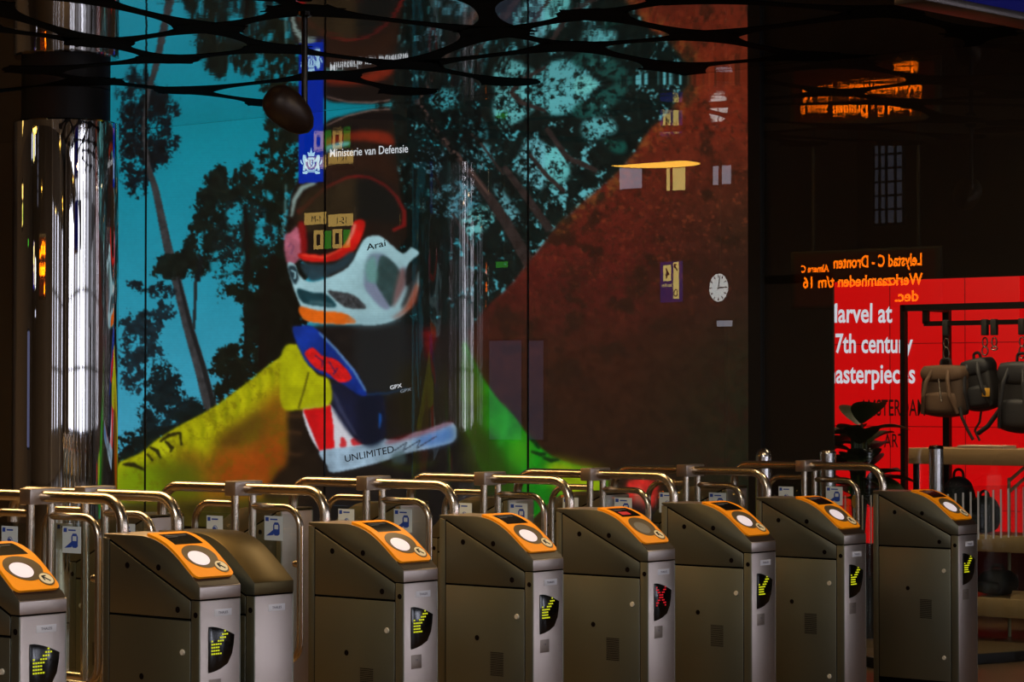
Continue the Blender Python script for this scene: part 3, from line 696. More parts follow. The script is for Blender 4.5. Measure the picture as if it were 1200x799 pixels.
def make_gate(reader=True, lock2=False, state='arrow'):
    g = emp('ticket_gate' if reader else 'gate_cabinet')
    s = MB(); s.prism([(0, .0), (0, .815), (D1, .815), (L1, 1.0135), (GL, 1.022), (GL, 0)], 'yz', .004, GW-.004, .004, 0)
    s.build('body', STEEL, g)
    s = MB(); s.prism([(0, .819), (0, .863)]+PROF[1:]+[(GL, 1.035), (GL, 1.0255), (L1, 1.0175), (D1, .819)], 'yz', 0, GW, .0026, 0)
    tcv = s.build('top_cover', [STEEL if reader else DARKTOP, STEEL_SHADED], g)
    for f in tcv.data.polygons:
        if abs(f.normal.x) > .8: f.material_index = 1  # flank faces take the shaded steel tone
    # side plates on both sides: panel over a hinged door, front corner strip
    for sx, x0, x1 in ((0, -.002, .0045), (1, GW-.0045, GW+.002)):
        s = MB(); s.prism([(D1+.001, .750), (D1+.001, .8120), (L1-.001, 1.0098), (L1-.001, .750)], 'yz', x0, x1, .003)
        s.build('side_panel', STEEL_SHADED, g)
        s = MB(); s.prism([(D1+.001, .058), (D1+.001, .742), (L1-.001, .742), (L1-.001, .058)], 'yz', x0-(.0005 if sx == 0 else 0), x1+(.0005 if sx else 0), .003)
        d = s.build('door', STEEL_SHADED, g)
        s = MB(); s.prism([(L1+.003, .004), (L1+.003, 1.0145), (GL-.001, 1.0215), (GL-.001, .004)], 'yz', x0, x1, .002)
        s.build('corner_strip', STEEL_SHADED, g)
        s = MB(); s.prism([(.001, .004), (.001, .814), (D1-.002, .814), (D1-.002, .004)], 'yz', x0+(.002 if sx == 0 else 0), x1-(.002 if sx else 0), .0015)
        s.build('corner_strip', STEEL_SHADED, g)
        s = MB(); ga, gb = (.0005, .004) if sx == 0 else (GW-.004, GW-.0005)
        s.prism([(D1-.003, .01), (D1-.003, .8175), (L1, 1.016), (L1+.0035, 1.016), (L1+.0035, .01)], 'yz', ga, gb)
        s.build('seam_shade', SEAMSHADE, g, smooth=False)  # black backing strip paints the shade inside the side seams
        xf = -.0022 if sx == 0 else GW+.0022
        v = MB()
        for q in range(14): v.box(xf-.0012, xf+.0012, .157, .227, .379+q*.0072, .3826+q*.0072)
        v.build('vent', GAP, d, smooth=False)
        for zz in ([.63, .18] if lock2 else [.63]):
            lk = MB(); M = Matrix.Translation((xf, .084, zz)) @ Matrix.Rotation(PI/2, 4, 'Y')
            lk.lathe([(0, -.006), (.010, -.006), (.011, -.002), (.011, .002), (.010, .006), (0, .006)], 18, 0, M)
            lk.build('lock', mat('lock_nickel', (214, 206, 190), .35, .3), d)
        h = MB()
        for y, z in ((.30, .53),): disc_side(h, y, z, .0115, xf, th=.0012)
        h.build('screw_hole', HOLE, d)
        for y, z in ((.378, .925), (.1115, .779)):
            h = MB(); disc_side(h, y, z, .0115, (0 if sx == 0 else GW) if z > .8 and False else (-.0018 if sx == 0 else GW+.0018), th=.0012); h.build('screw_hole', HOLE, g)
        h = MB(); disc_side(h, .2145, .924, .0115, 0 if sx == 0 else GW, th=.0012); h.build('screw_hole', HOLE, g)
        h = MB(); disc_side(h, .021, .764, .0105, .0 if sx == 0 else GW, th=.0012); h.build('screw_hole', HOLE, g)
    MB().box(.002, GW-.002, .002, D1, .8145, .8195).build('seam_shade', SEAMSHADE, g, smooth=False)  # front seam filled black to stand for its shade
    # front label
    s = MB(); s.box(.07, .154, -.0014, .004, .756, .781, .0004); lb = s.build('maker_label', LABELW, g)
    MB().text('THALES', (.112, -.0018, .7645), (1, 0, 0), (0, 0, 1), .0125, 1.1, .0006, align='CENTER').build('lettering', LABELT, lb, smooth=False)
    if not reader: return g
    s = MB(); slab(s, *rrect(.003, GW-.003, .030, .292, .022), -.002, .010); s.build('reader_panel', ORANGE, g); rp = kids(g)[-1]
    rp = [c for c in kids(g) if c.name.startswith('reader_panel')][0]
    s = MB(); slab(s, *rrect(.0015, GW-.0015, .0035, .040, .006), -.001, .0014); s.build('front_dark_strip', DARKREFL, g)  # dark strip stands in for the cover metal's dark reflection
    s = MB(); slab(s, *rrect(.036, GW-.028, .172, .258, .003), .009, .0106); sc = s.build('reader_screen', BLACKP, rp)
    s = MB(); slab(s, *rrect(.05, .15, .236, .2385, .001), .0105, .0110); slab(s, *rrect(.05, .10, .224, .2262, .0008), .0105, .0110)
    s.build('screen_text', SCRT, rp, smooth=False)
    if state == 'cross':
        s = MB(); slab(s, *rrect(.055, .12, .186, .212, .004), .0105, .0111); s.build('screen_warning', SCRR, rp)
    s = MB(); slab(s, *ell(.1, .113, .076, .050), .009, .0112, 12); s.build('target_ring', RINGM, rp)
    s = MB(); slab(s, *ell(.086, .104, .046, .030), .0110, .0122, 12); s.build('card_target', GREYT if state == 'cross' else WHITEL, rp)
    s = MB(); slab(s, *ell(.160, .066, .031, .0245), .009, .0114, 12); s.build('button_ring', RINGM, rp)
    s = MB(); slab(s, *ell(.160, .066, .026, .0200), .0112, .0122, 12); ab = s.build('arrow_disc', CREAM, rp)
    s = MB()
    for (xa, ya), (xb, yb) in (((.170, .056), (.147, .075)), ((.147, .075), (.163, .076)), ((.147, .075), (.149, .060))):
        a, b = ptop(ya, .0128), ptop(yb, .0128); s.tube([(xa, *a), (xb, *b)], .0022, 6)
    s.build('arrow_mark', BLACKM, rp)
    # display in the front face
    out = [(.041, .721)]+[(.041+(.166-.041)*t, .7225-.0355*t**1.7) for t in np.linspace(.15, 1, 7)]+[(.163, .655), (.155, .620), (.134, .586), (.10, .570), (.07, .562), (.041, .558)]
    s = MB(); s.prism(out, 'xz', -.004, .004, .0012); dp = s.build('direction_display', DISP, g)
    led(CROSS if state == 'cross' else ARROW, LEDR if state == 'cross' else LEDY, dp)
    s = MB(); s.box(.044, .102, -.0018, .004, .482, .535, .0006); sp = s.build('service_plate', mat('plate_grey', (150, 138, 128), 1.0, .5), g)
    MB().text('T 8', (.066, -.0022, .512), (1, 0, 0), (0, 0, 1), .010, 1, .0005).build('lettering', LABELT, sp, smooth=False)
    return g
GQ = 6.4786
US = [5.296, 6.100, 7.170, 7.960, 8.750, 9.545, 10.338, 11.438]
ORD = ['first', 'second', 'third', 'fourth', 'fifth', 'sixth', 'seventh', 'eighth']
LBL = {0: 'steel ticket gate at far left, its orange reader cut by the frame edge',
       1: 'steel ticket gate with orange reader standing against a plain readerless cabinet',
       2: 'steel ticket gate with orange reader right of the plain readerless cabinet, yellow arrow lit',
       3: 'steel ticket gate with orange reader just left of the gate with a red cross',
       4: 'steel ticket gate whose display shows a red cross and whose card target is unlit',
       5: 'steel ticket gate with orange reader just right of the gate with a red cross',
       6: 'steel ticket gate with two door locks, second from the right end of the row',
       7: 'steel ticket gate at the right end of the row beside the shop front'}
proto = make_gate(); proto2 = make_gate(lock2=True); red = make_gate(state='cross')
for i, uu in enumerate(US):
    g = red if i == 4 else (proto if i == 0 else (proto2 if i == 6 else copy_tree(proto2 if i == 7 else proto)))
    g.location = (uu, GQ, 0); tag(g, LBL[i], 'ticket gate', 'ticket gates facing the hall')
U2B = 6.369
pl = make_gate(reader=False); pl.location = (U2B, GQ, 0)
tag(pl, 'plain steel gate cabinet with dark curved top and no reader', 'ticket gate', 'ticket gates facing the hall')
YC = .98
for i in range(2, 8):
    g = copy_tree(pl); g.location = (US[i]+GW, GQ+2*YC, 0); g.rotation_euler = (0, 0, PI)
    tag(g, 'rear ticket gate cabinet sloping away, behind the %s front gate from the left' % ORD[i], 'ticket gate', 'rear cabinets of the ticket gates')
# ------------------------------------------------------------------ guide rails over each gate
def make_rail():
    r = emp('guide_rail')
    MB().box(.018, .176, YC-.034, YC+.032, 1.125, 1.187, .005).build('junction_block', STEEL, r)
    near = bend([(.084, YC-.03, 1.157), (.084, .500, 1.157), (.084, .500, 1.034)], .1, 8)
    MB().tube(near, .0215, 16).build('handrail', TUBE, r)
    MB().tube([(p.x, 2*YC-p.y, p.z) for p in near], .0215, 16).build('handrail', TUBE, r)
    MB().tube([(.032, .962, 0), (.032, .962, 1.128)], .0165, 14).lathe([(.0165, 0), (.04, 0), (.04, .008), (.0165, .012)], 20, 0, Matrix.Translation((.032, .962, 0))).build('post', TUBE, r)
    MB().tube([(.125, .955, 0), (.125, .955, 1.128)], .0165, 14).lathe([(.0165, 0), (.04, 0), (.04, .008), (.0165, .012)], 20, 0, Matrix.Translation((.125, .955, 0))).build('post', TUBE, r)
    h1 = bend([(.125, .955, 1.082), (.125, .680, 1.082), (.125, .680, .455), (.125, .955, .455)], .085, 7)
    MB().tube(h1, .0150, 12).build('hoop', TUBE, r)
    h2 = bend([(.032, .962, 1.094), (.032, 1.200, 1.094), (.032, 1.200, .455), (.032, .962, .455)], .085, 7)
    MB().tube(h2, .0150, 12).build('hoop', TUBE, r)
    def pane(x, ya, yb, sy0, sy1, sz0, sz1):
        lo, hi = min(ya, yb), max(ya, yb)
        g = MB().box(x-.004, x+.004, lo, hi, .48, 1.055, .001).build('glass_pane', PANE, r)
        s = MB(); s.box(x-.0056, x-.0042, sy0, sy1, sz0, sz1, 0, 0)
        w, h = sy1-sy0, sz1-sz0; yl_ = sy1          # sy1 reads as the left edge from the hall
        s.box(x-.0060, x-.0056, yl_-.24*w, yl_-.06*w, sz1-.22*h, sz1-.06*h, 0, 1)
        s.box(x-.0060, x-.0056, yl_-.72*w, yl_-.32*w, sz1-.17*h, sz1-.11*h, 0, 2)
        return g, s, yl_, w, h, sz0, sz1, x-.0060
    g, s, L, w, h, z0, z1, x = pane(.125, .70, .935, .775, .880, .945, 1.055-.01)
    # train pictogram: body, window, nose and track
    Y = lambda a: L-a*w; Z = lambda a: z0+a*h
    s.prism([(Y(.48), Z(.30)), (Y(.48), Z(.62)), (Y(.56), Z(.74)), (Y(.76), Z(.74)), (Y(.84), Z(.62)), (Y(.84), Z(.26)), (Y(.74), Z(.20)), (Y(.58), Z(.20))], 'yz', x, x+.0004, 0, 1)
    s.prism([(Y(.56), Z(.46)), (Y(.56), Z(.64)), (Y(.76), Z(.64)), (Y(.76), Z(.46))], 'yz', x-.0004, x, 0, 0)
    s.prism([(Y(.10), Z(.18)), (Y(.50), Z(.44)), (Y(.50), Z(.22))], 'yz', x, x+.0004, 0, 1)
    s.build('train_sticker', [STICKW, STICKB, STICKB], g, smooth=False)
    g, s, L, w, h, z0, z1, x = pane(.032, .985, 1.18, 1.030, 1.125, .94, 1.042)
    s.prism([(L-.40*w, z0+.10*h), (L-.40*w, z0+.50*h), (L-.48*w, z0+.56*h), (L-.60*w, z0+.50*h), (L-.66*w, z0+.10*h)], 'yz', x, x+.0004, 0, 2)
    s.tube([(x, L-(.53+.16*math.cos(a))*w, z0+(.40+.20*math.sin(a))*h) for a in np.linspace(.3, 2.8, 8)], .0012, 5, 1)
    s.build('card_sticker', [STICKW, STICKB, STICKB], g, smooth=False)
    MB().lathe([(0, -.012), (.014, -.012), (.016, 0), (.014, .012), (0, .012)], 14, 0, Matrix.Translation((.125, .700, .855)) @ Matrix.Rotation(PI/2, 4, 'X')).build('pane_clamp', TUBE, r)
    return r
rl = make_rail(); first = True
for i, uu in [(1, US[1]), (8, U2B)]+list(enumerate(US))[2:]:
    r = rl if first else copy_tree(rl); first = False
    r.location = (uu, GQ, 0)
    tag(r, 'tubular steel guide rail and hoops '+('over the plain readerless gate cabinet' if i == 8 else 'rising behind the %s orange reader gate from the left' % ORD[i]), 'guide rail', 'guide rails of the ticket gates')

# ------------------------------------------------------------------ polished column
r0, rc = ray(76, 463), (12.76*13/15, 15.08*13/15)
kx = ((rc[0]**2+rc[1]**2)**.5)/math.hypot(r0[0], r0[1]); CP = (r0[0]*kx, r0[1]*kx)
cdep = CP[0]*SY_+CP[1]*CY_; R = 61.5/FPX*cdep
zc = at_z(76, 137, 1)  # unused height probe
zcol = HC+(463-137)/FPX*(cdep-R)
c = emp('round_column', (CP[0], CP[1], 0))
MB().lathe([(0, 0), (R+.02, 0), (R+.02, .04), (R, .045), (R, zcol-.01), (R-.01, zcol), (0, zcol)], 128).build('polished_shaft', CHROME, c, ang=25)
MB().lathe([(0, zcol), (R*.84, zcol), (R*.84, HCEIL-.002), (0, HCEIL-.002)], 96).build('black_collar', BLACKM, c)
tag(c, 'mirror polished steel column with a black collar under the ceiling', 'column')

# ------------------------------------------------------------------ loudspeaker projector on a drop pole
P0 = at_z(357, 14, HCEIL-.03); dp = P0.x*SY_+P0.y*CY_
zb = HC+(463-132)/FPX*dp
q = emp('ceiling_speaker', (P0.x, P0.y, HCEIL-.03)); tag(q, 'dark egg-shaped projector speaker hanging from the ceiling on a thin black pole', 'loudspeaker')
BR = mat('dark_brown_metal', (38, 24, 18), .2, .45)
L = HCEIL-.03-zb
MB().tube([(0, 0, 0), (0, 0, -L)], .0165, 14).build('drop_pole', mat('pole_black', (22, 18, 16), .5, .3), q)
MB().lathe([(0, 0), (.04, 0), (.04, -.02), (.0165, -.03), (0, -.03)], 20).build('ceiling_cap', BLACKG, q)
MB().ellipsoid((0, 0, -L), (.03, .03, .036)).build('swivel', BLACKG, q)
Wd = Vector((CY_, -SY_, 0)); sc_ = dp/FPX
hc = Vector((0, 0, -L)) + Wd*(-19*sc_) + Vector((0, 0, 4*sc_))
ax = (Wd*(-.62)+Vector((0, 0, .55))+Vector((SY_, CY_, 0))*(-.45)).normalized()
Mh = Matrix.Translation(hc) @ ax.to_track_quat('Z', 'Y').to_matrix().to_4x4()
prof = [(0, -.165), (.03, -.16), (.062, -.13), (.088, -.08), (.1, -.02), (.103, .03), (.098, .075), (.083, .11), (.06, .132), (.03, .143), (0, .146)]
hd = MB().lathe(prof, 40, 0, Mh).build('speaker_head', BR, q)  # loudspeaker housing, gives no light
MB().tube([(0, 0, -L), tuple(hc*.55+Vector((0, 0, -L))*.45)], .016, 10).build('bracket', BLACKG, q)

# ------------------------------------------------------------------ posts and striped glass barriers
def at_depth(x, y, d):
    r = ray(x, y); dep = r[0]*SY_+r[1]*CY_; k = d/dep; return Vector((r[0]*k, r[1]*k, HC+r[2]*k))
BS = mat('bollard_steel', (190, 186, 184), 1.0, .22)
pd = [(895, 525, 9.6, 'dome', 14.9), (970, 528, 9.6, 'flat', 14.7), (1097, 522, 8.4, 'cap', 14.2)]
POST = []
for x, y, rr, kind, d in pd:
    p = at_depth(x, y, d); rad = rr*d/FPX; POST.append(p)
    if kind == 'dome':
        o = MB().lathe([(0, 0), (rad*1.5, 0), (rad*1.5, .01), (rad, .014), (rad, p.z-rad*1.1)]+[(rad*math.cos(a), p.z-rad*1.1+rad*1.1*math.sin(a)) for a in np.linspace(.1, PI/2-.01, 9)]+[(0, p.z)], 40).build('steel_post', BS)
        tag(o, 'round steel post with a domed top by the video screen end', 'post', 'steel posts by the glass front')
    else:
        o = emp('steel_post')
        MB().lathe([(0, 0), (rad*1.5, 0), (rad*1.5, .01), (rad, .014), (rad, p.z-.02), (0, p.z-.02)], 40).build('shaft', BS, o)
        capm = BLACKG if kind == 'cap' else BS
        MB().lathe([(0, -.02), (rad*1.04, -.02), (rad*1.04, -.012), (rad*.9, 0), (0, .004)], 40, 0, Matrix.Translation((0, 0, p.z))).build('cap', capm, o)
        tag(o, 'round steel post with a black cap in front of the shop shelves' if kind == 'cap' else 'round steel post with a flat top in front of the dark bay', 'post', 'steel posts by the glass front')
    o.location = (p.x, p.y, 0)
STR = mat('frosted_stripe', (176, 176, 172), 0, .6)
def barrier(a, b, xs, yt, yb_, label, disc=False):
    a = Vector((a.x, a.y, 0)); b = Vector((b.x, b.y, 0)); d = (b-a).normalized(); n = Vector((-d.y, d.x, 0)); Ln = (b-a).length
    Mx = Matrix(((d.x, n.x, 0, a.x), (d.y, n.y, 0, a.y), (0, 0, 1, 0), (0, 0, 0, 1)))
    e = emp('glass_barrier'); e.matrix_world = Mx
    MB().box(.08, Ln, -.005, .005, .05, 1.02, .001).build('glass_panel', PANE, e)
    MB().box(.08, Ln, -.012, .012, 0, .06, .003).build('base_channel', BLACKM, e)
    for s, zt, zb_ in xs:
        MB().box(s-.0065, s+.0065, -.0075, -.0055, zb_, zt).build('stripe', STR, e, smooth=False)
    if disc:
        MB().lathe([(0, -.002), (.038, -.002), (.038, .002), (0, .002)], 24, 0, Matrix.Translation((disc[0], -.008, disc[1])) @ Matrix.Rotation(PI/2, 4, 'X')).build('yellow_disc', mat('disc_yellow', (176, 128, 30), .2, .5), e)
    tag(e, label, 'glass barrier', 'striped glass barriers'); return e
bE = at_depth(1215, 575, 14.6)
def stripes(a, b, pxs, yt, yb2):
    out = []
    a2 = Vector((a.x, a.y)); d2 = Vector((b.x-a.x, b.y-a.y)); L2 = d2.length; d2.normalize()
    for x in pxs:
        r = ray(x, 580); den = r[0]*d2.y-r[1]*d2.x; s = -(a2.x*r[1]-a2.y*r[0])/(-den) if den else 0
        s = (a2.x*r[1]-a2.y*r[0])/(r[0]*d2.y-r[1]*d2.x)
        p = a2+d2*s; dep = p.x*SY_+p.y*CY_
        f = (x-1107)/91.0
        out.append((s, HC-(yt(f)-463)/FPX*dep, HC-(yb2(f)-463)/FPX*dep))
    return out
barrier(POST[2], bE, stripes(POST[2], bE, [1110+8.85*k for k in range(12)], lambda f: 579-8.5*f, lambda f: 635-7*f), 0, 0, 'clear glass barrier with white stripes right of the black-capped post')
bM_ = at_depth(1040, 580, 14.0)
barrier(POST[1], bM_, stripes(POST[1], bM_, [981.5+10.1*k for k in range(5)], lambda f: 580, lambda f: 637), 0, 0, 'clear glass barrier with white stripes and a yellow disc right of the flat-topped post', (.36, .93-.0))

# ------------------------------------------------------------------ shop behind the glass
XR = 15.4
TL, BRp = at_x(968, 318, XR), at_x(1196, 610, XR)
RED = mat('screen_red', (60, 0, 0), 0, .5, (208, 3, 8), .95)
RED2 = mat('screen_red_seam', (60, 0, 0), 0, .5, (120, 2, 6), .6)
rs = emp('shop_screen', (XR, 0, 0)); tag(rs, 'bright red screen with white museum advert words inside the shop', 'screen')
rs_ztop, rs_zbot = at_x(1100, 300, XR).z, at_x(1100, 640, XR).z
MB().box(0, .08, BRp.y, at_x(930, 400, XR).y, rs_zbot, rs_ztop, .004).build('display_face', RED, rs, smooth=False)
sm = MB()
for x in (1043, 1131): 
    y = at_x(x, 400, XR).y; sm.box(-.002, .001, y-.003, y+.003, rs_zbot, rs_ztop)
for yy_ in (304, 402, 500, 596): z = at_x(1100, yy_, XR).z; sm.box(-.002, .001, BRp.y, at_x(930, 400, XR).y, z-.003, z+.003)
sm.build('cabinet_seams', RED2, rs, smooth=False)
RW = mat('advert_white', (100, 100, 100), 0, .5, (218, 222, 232), .9)
def shop_text(t, x0, y0, x1, h, m, bold=.02):
    o = screen_text('lettering', t, x0, y0, x1, y0, h, m, bold, XR-.006, None); o.parent = rs; o.matrix_parent_inverse = Matrix.Translation((-XR, 0, 0)); return o
shop_text('Marvel at', 966, 377.5, 1045, 22, RW, .018); shop_text('17th century', 969, 413, 1069, 22, RW, .018); shop_text('masterpieces', 964, 448.5, 1072, 22, RW, .018)
shop_text('AMSTERDAM', 1008, 487, 1084, 19, LBK, .007); shop_text('ART', 1036, 524, 1060, 16, LBK, .007)
# clothes rack
XK = 14.72
RK = mat('rack_black', (12, 11, 11), .3, .4)
rk = emp('display_rack', (XK, 0, 0)); tag(rk, 'black square tube display rack with bags hung from its rail', 'rack')
def wy(x, X=XK): return at_x(x, 463, X).y
def wz(y, x=1130, X=XK): return at_x(x, y, X).z
t_ = .022
ztp = wz(361, 1060); yl0, yr0 = wy(1059.5), wy(1240)
MB().box(-t_, t_, yl0-t_*.8, yl0+t_*.8, 0, ztp+t_).build('upright', RK, rk)
MB().box(-t_, t_, yr0-t_*.8, yr0+t_*.8, 0, ztp+t_).build('upright', RK, rk)
MB().box(-t_, t_, yr0, yl0, ztp-t_, ztp+t_).build('top_bar', RK, rk)
zr = wz(379, 1100)
MB().box(-.016, .016, yr0, wy(1084), zr-.016, zr+.016).build('hanging_rail', RK, rk)
for x in (1085.5, 1225): MB().box(-.016, .016, wy(x)-.02, wy(x)+.02, zr, ztp).build('rail_hanger', RK, rk)
yk = wy(1110, XK+.45)
MB().box(.43, .47, yk-.025, yk+.025, 0, ztp+.02).build('rear_upright', RK, rk)
MB().box(0, .47, yk-.02, yk+.02, ztp-.02, ztp+.02).build('side_bar', RK, rk)
sy_ = at_depth(1110, 463, 16).x
HK = mat('hook_steel', (170, 160, 150), 1, .25); WEB = mat('black_webbing', (13, 12, 12), 0, .8)
def hook(x, label, ylow):
    y = wy(x); h = emp('snap_hook', (XK, y, zr)); n = (zr-wz(ylow))
    MB().box(-.020, .020, -.021, .021, -.085, .022, .006).build('strap_loop', WEB, h)
    zz = -.10; p = []
    MB().tube([(.0, .018*math.cos(a), zz-.03+.03*math.sin(a)) for a in np.linspace(0, 2*PI, 17)[:-1]], .0055, 8, closed=True).build('swivel_ring', HK, h)
    zl = -n+.02
    MB().tube([(0, .022*math.cos(a), (zz-.06+zl)/2+abs(zz-.06-zl)/2*math.sin(a)) for a in np.linspace(0, 2*PI, 21)[:-1]], .0055, 8, closed=True).build('clip', HK, h)
    tag(h, label, 'hook', 'snap hooks on the bag rack')
hook(1109, 'steel snap hook holding the brown backpack on the rack', 424)
hook(1154.5, 'steel snap hook holding the small dark backpack on the rack', 420)
hook(1165.5, 'empty steel snap hook beside the small dark backpack', 414)
hook(1198, 'steel snap hook at the frame edge above the black backpack', 424)
def soft_box(w, d, h, bev, M=None, taper=0.0):
    t = bmesh.new(); bmesh.ops.create_cube(t, size=1)
    bmesh.ops.subdivide_edges(t, edges=t.edges[:], cuts=5, use_grid_fill=True)
    for v in t.verts:
        x, y, z = v.co*2
        q = lambda a, b, c: a*math.sqrt(max(1-b*b*bev-c*c*bev+b*b*c*c*bev*bev, 0))
        nx, ny, nz = q(x, y, z), q(y, x, z), q(z, x, y); k = 1+taper*(-nz)
        v.co = Vector((nx*d/2*k, ny*w/2*k, nz*h/2))
    return t
def backpack(x0, x1, y0, y1, m, m2, label, tilt=0, flap=True, X=XK):
    xc = (x0+x1)/2; c_ = at_x(xc, (y0+y1)/2, X); w = abs(at_x(x0, 463, X).y-at_x(x1, 463, X).y); h = abs(wz(y0, xc, X)-wz(y1, xc, X)); d = .16
    b = emp('backpack', (c_.x, c_.y, c_.z-h/2)); T = Matrix.Translation((0, 0, h/2)) @ Matrix.Rotation(tilt, 4, 'X')
    m_ = MB(); m_._merge(soft_box(w, d, h, .20, taper=.03), 0, T); m_.build('bag_body', m, b, ang=80)
    m_ = MB(); m_._merge(soft_box(w*.74, d*.45, h*.42, .24), 0, T @ Matrix.Translation((-d*.42, 0, -h*.22))); m_.build('front_pocket', m2, b, ang=80)
    if flap:
        m_ = MB(); m_._merge(soft_box(w*1.03, d*1.06, h*.34, .24), 0, T @ Matrix.Translation((-.008, 0, h*.34))); m_.build('top_flap', m2, b, ang=80)
    for s in (-1, 1):
        P = [T @ Vector((-d*.40, s*w*.16, h*.46)), T @ Vector((-d*.74, s*w*.24, h*.2)), T @ Vector((-d*.80, s*w*.30, -h*.1)), T @ Vector((-d*.5, s*w*.40, -h*.42))]
        q = MB()
        for a, c in zip(P, P[1:]):
            for e in np.linspace(0, 1, 5): pass
        q.tube(bend(P, .04, 4), .014, 8); q.build('shoulder_strap', m2, b)
    q = MB(); q.tube(bend([T @ Vector((0, -w*.12, h*.47)), T @ Vector((0, -w*.1, h*.62)), T @ Vector((0, w*.1, h*.62)), T @ Vector((0, w*.12, h*.47))], .02, 4), .010, 8); q.build('carry_handle', WEB, b)
    tag(b, label, 'backpack', 'backpacks on the rack'); return b, w, h, d
BRN = mat('bag_brown', (66, 50, 36), 0, .8); BRN2 = mat('bag_brown_trim', (92, 70, 50), 0, .75)
BKB = mat('bag_black', (17, 17, 19), 0, .7); BKB2 = mat('bag_black_trim', (30, 32, 36), 0, .6)
b, w, h, d = backpack(1083, 1134, 428, 489, BRN, BRN2, 'brown backpack with tan straps hanging left on the rack')
MB().tube(bend([(-.06, -w*.42, h*.2), (-.08, -w*.5, 0), (-.07, -w*.62, -h*.25), (-.06, -w*.72, -h*.42)], .03, 4), .011, 8).build('loose_strap', WEB, b)
MB().tube([(-.13, -.02, h*.74), (-.15, -.045, h*.45), (-.16, -.06, h*.30)], .007, 8).build('buckle', HK, b)
b, w, h, d = backpack(1133, 1168, 420, 482, BKB, BKB2, 'small dark backpack hanging tilted in the middle of the rack', -.18, True, XK+.09)
MB().tube(bend([(-.05, -w*.1, 0), (-.05, -w*.05, -h*.2), (-.05, w*.12, -h*.35), (-.05, -w*.05, -h*.55)], .02, 4), .008, 8).build('loose_strap', WEB, b)
MB().box(-.12, -.11, -w*.55, -w*.30, h*.28, h*.44, .003).build('yellow_tag', mat('tag_yellow', (190, 140, 30), 0, .6), b)
b, w, h, d = backpack(1173, 1222, 424, 508, BKB, BKB2, 'black backpack cut by the right frame edge on the rack')
MB().tube([(-.05, w*.42, h*.35), (-.07, w*.7, h*.1), (-.06, w*.95, 0)], .016, 8).build('loose_strap', WEB, b)
# wooden shelf unit
XSF = 14.02
WOOD = mat('pale_wood', (150, 122, 82), 0, .5, bump=(8, .1, (1, .2, 4)))
su = emp('shelf_unit', (XSF, 0, 0)); tag(su, 'low pale wood shelf unit with three boards behind the glass', 'shelf')
ya_, yb3 = wy(1064, XSF), wy(1250, XSF)
for y0, y1, nm in ((526, 545, 'board'), (627, 646, 'board'), (700, 722, 'board')):
    z1, z0 = wz(y0, 1150, XSF), wz(y1, 1150, XSF)
    MB().box(0, .45, yb3, ya_, z0, z1, .004).build(nm, WOOD, su)
for yy_ in (ya_-.03, yb3+.03):
    for xx_ in (.05, .42): MB().box(xx_-.015, xx_+.015, yy_-.015, yy_+.015, 0, wz(528, 1150, XSF)).build('leg', RK, su)
MB().box(.40, .44, yb3, ya_, .12, .16).build('brace', RK, su)
zt1 = wz(526, 1150, XSF); zt2 = wz(627, 1150, XSF); zt3 = wz(700, 1150, XSF)
o = MB()
for k_ in range(5): o.box(-.09+random.uniform(-.006, .006), .09, -.16, .16+random.uniform(-.01, .01), k_*.004, k_*.004+.0032)
o = o.build('paper_stack', mat('paper_white', (196, 176, 150), 0, .7), loc=(XSF+.2, wy(1138, XSF), zt1)); tag(o, 'flat stack of pale leaflets on the top shelf board', 'papers')
def bag(name, x0, x1, h, z, m, label, X=XSF+.22):
    w = abs(wy(x0, X)-wy(x1, X)); b = emp(name, (X, wy((x0+x1)/2, X), z))
    q = MB(); q._merge(soft_box(w, .24, h, .34, taper=.08), 0, Matrix.Translation((0, 0, h/2))); q.build('bag_body', m, b, ang=80)
    q = MB(); q._merge(soft_box(w*.7, .08, h*.45, .34), 0, Matrix.Translation((-.12, 0, h*.34))); q.build('front_pocket', BKB2, b, ang=80)
    MB().tube(bend([(0, -w*.2, h*.93), (0, -w*.16, h*1.12), (0, w*.16, h*1.12), (0, w*.2, h*.93)], .03, 4), .009, 8).build('carry_handle', WEB, b)
    tag(b, label, 'bag', 'bags on the shelves'); return b
bag('shoulder_bag', 1108, 1138, .36, zt2, BKB, 'tall black bag on the middle shelf board beside the capped post')
bag('duffel_bag', 1140, 1166, .24, zt2, BKB, 'low round dark bag on the middle shelf board')
bag('duffel_bag', 1148, 1188, .17, zt3, BKB, 'flat black bag on the lowest shelf board')
o = MB().prism([(-.05, 0), (.03, 0), (-.02, .05)], 'xz', -.06, .06, .001).build('price_card', mat('card_beige', (150, 120, 80), 0, .6), loc=(XSF+.08, wy(1190, XSF), zt3)); tag(o, 'small folded beige card beside the flat black bag', 'card')
ds = emp('trestle', (XSF+.35, wy(1205, XSF+.35), 0)); PW = mat('pale_rod', (170, 165, 130), .2, .4)
za_, zb4 = wz(560, 1190, XSF+.35), wz(538, 1190, XSF+.35)
for dz in (0, -.07): MB().tube([(0, .14, za_-.02+dz), (0, -.16, zb4+.1+dz)], .011, 8).build('rod', PW, ds)
MB().tube([(0, .14, 0), (0, .14, za_)], .011, 8).build('leg', PW, ds); MB().tube([(0, -.16, 0), (0, -.16, zb4+.1)], .011, 8).build('leg', PW, ds)
tag(ds, 'pale slanted rods of a stand at the right frame edge', 'stand')
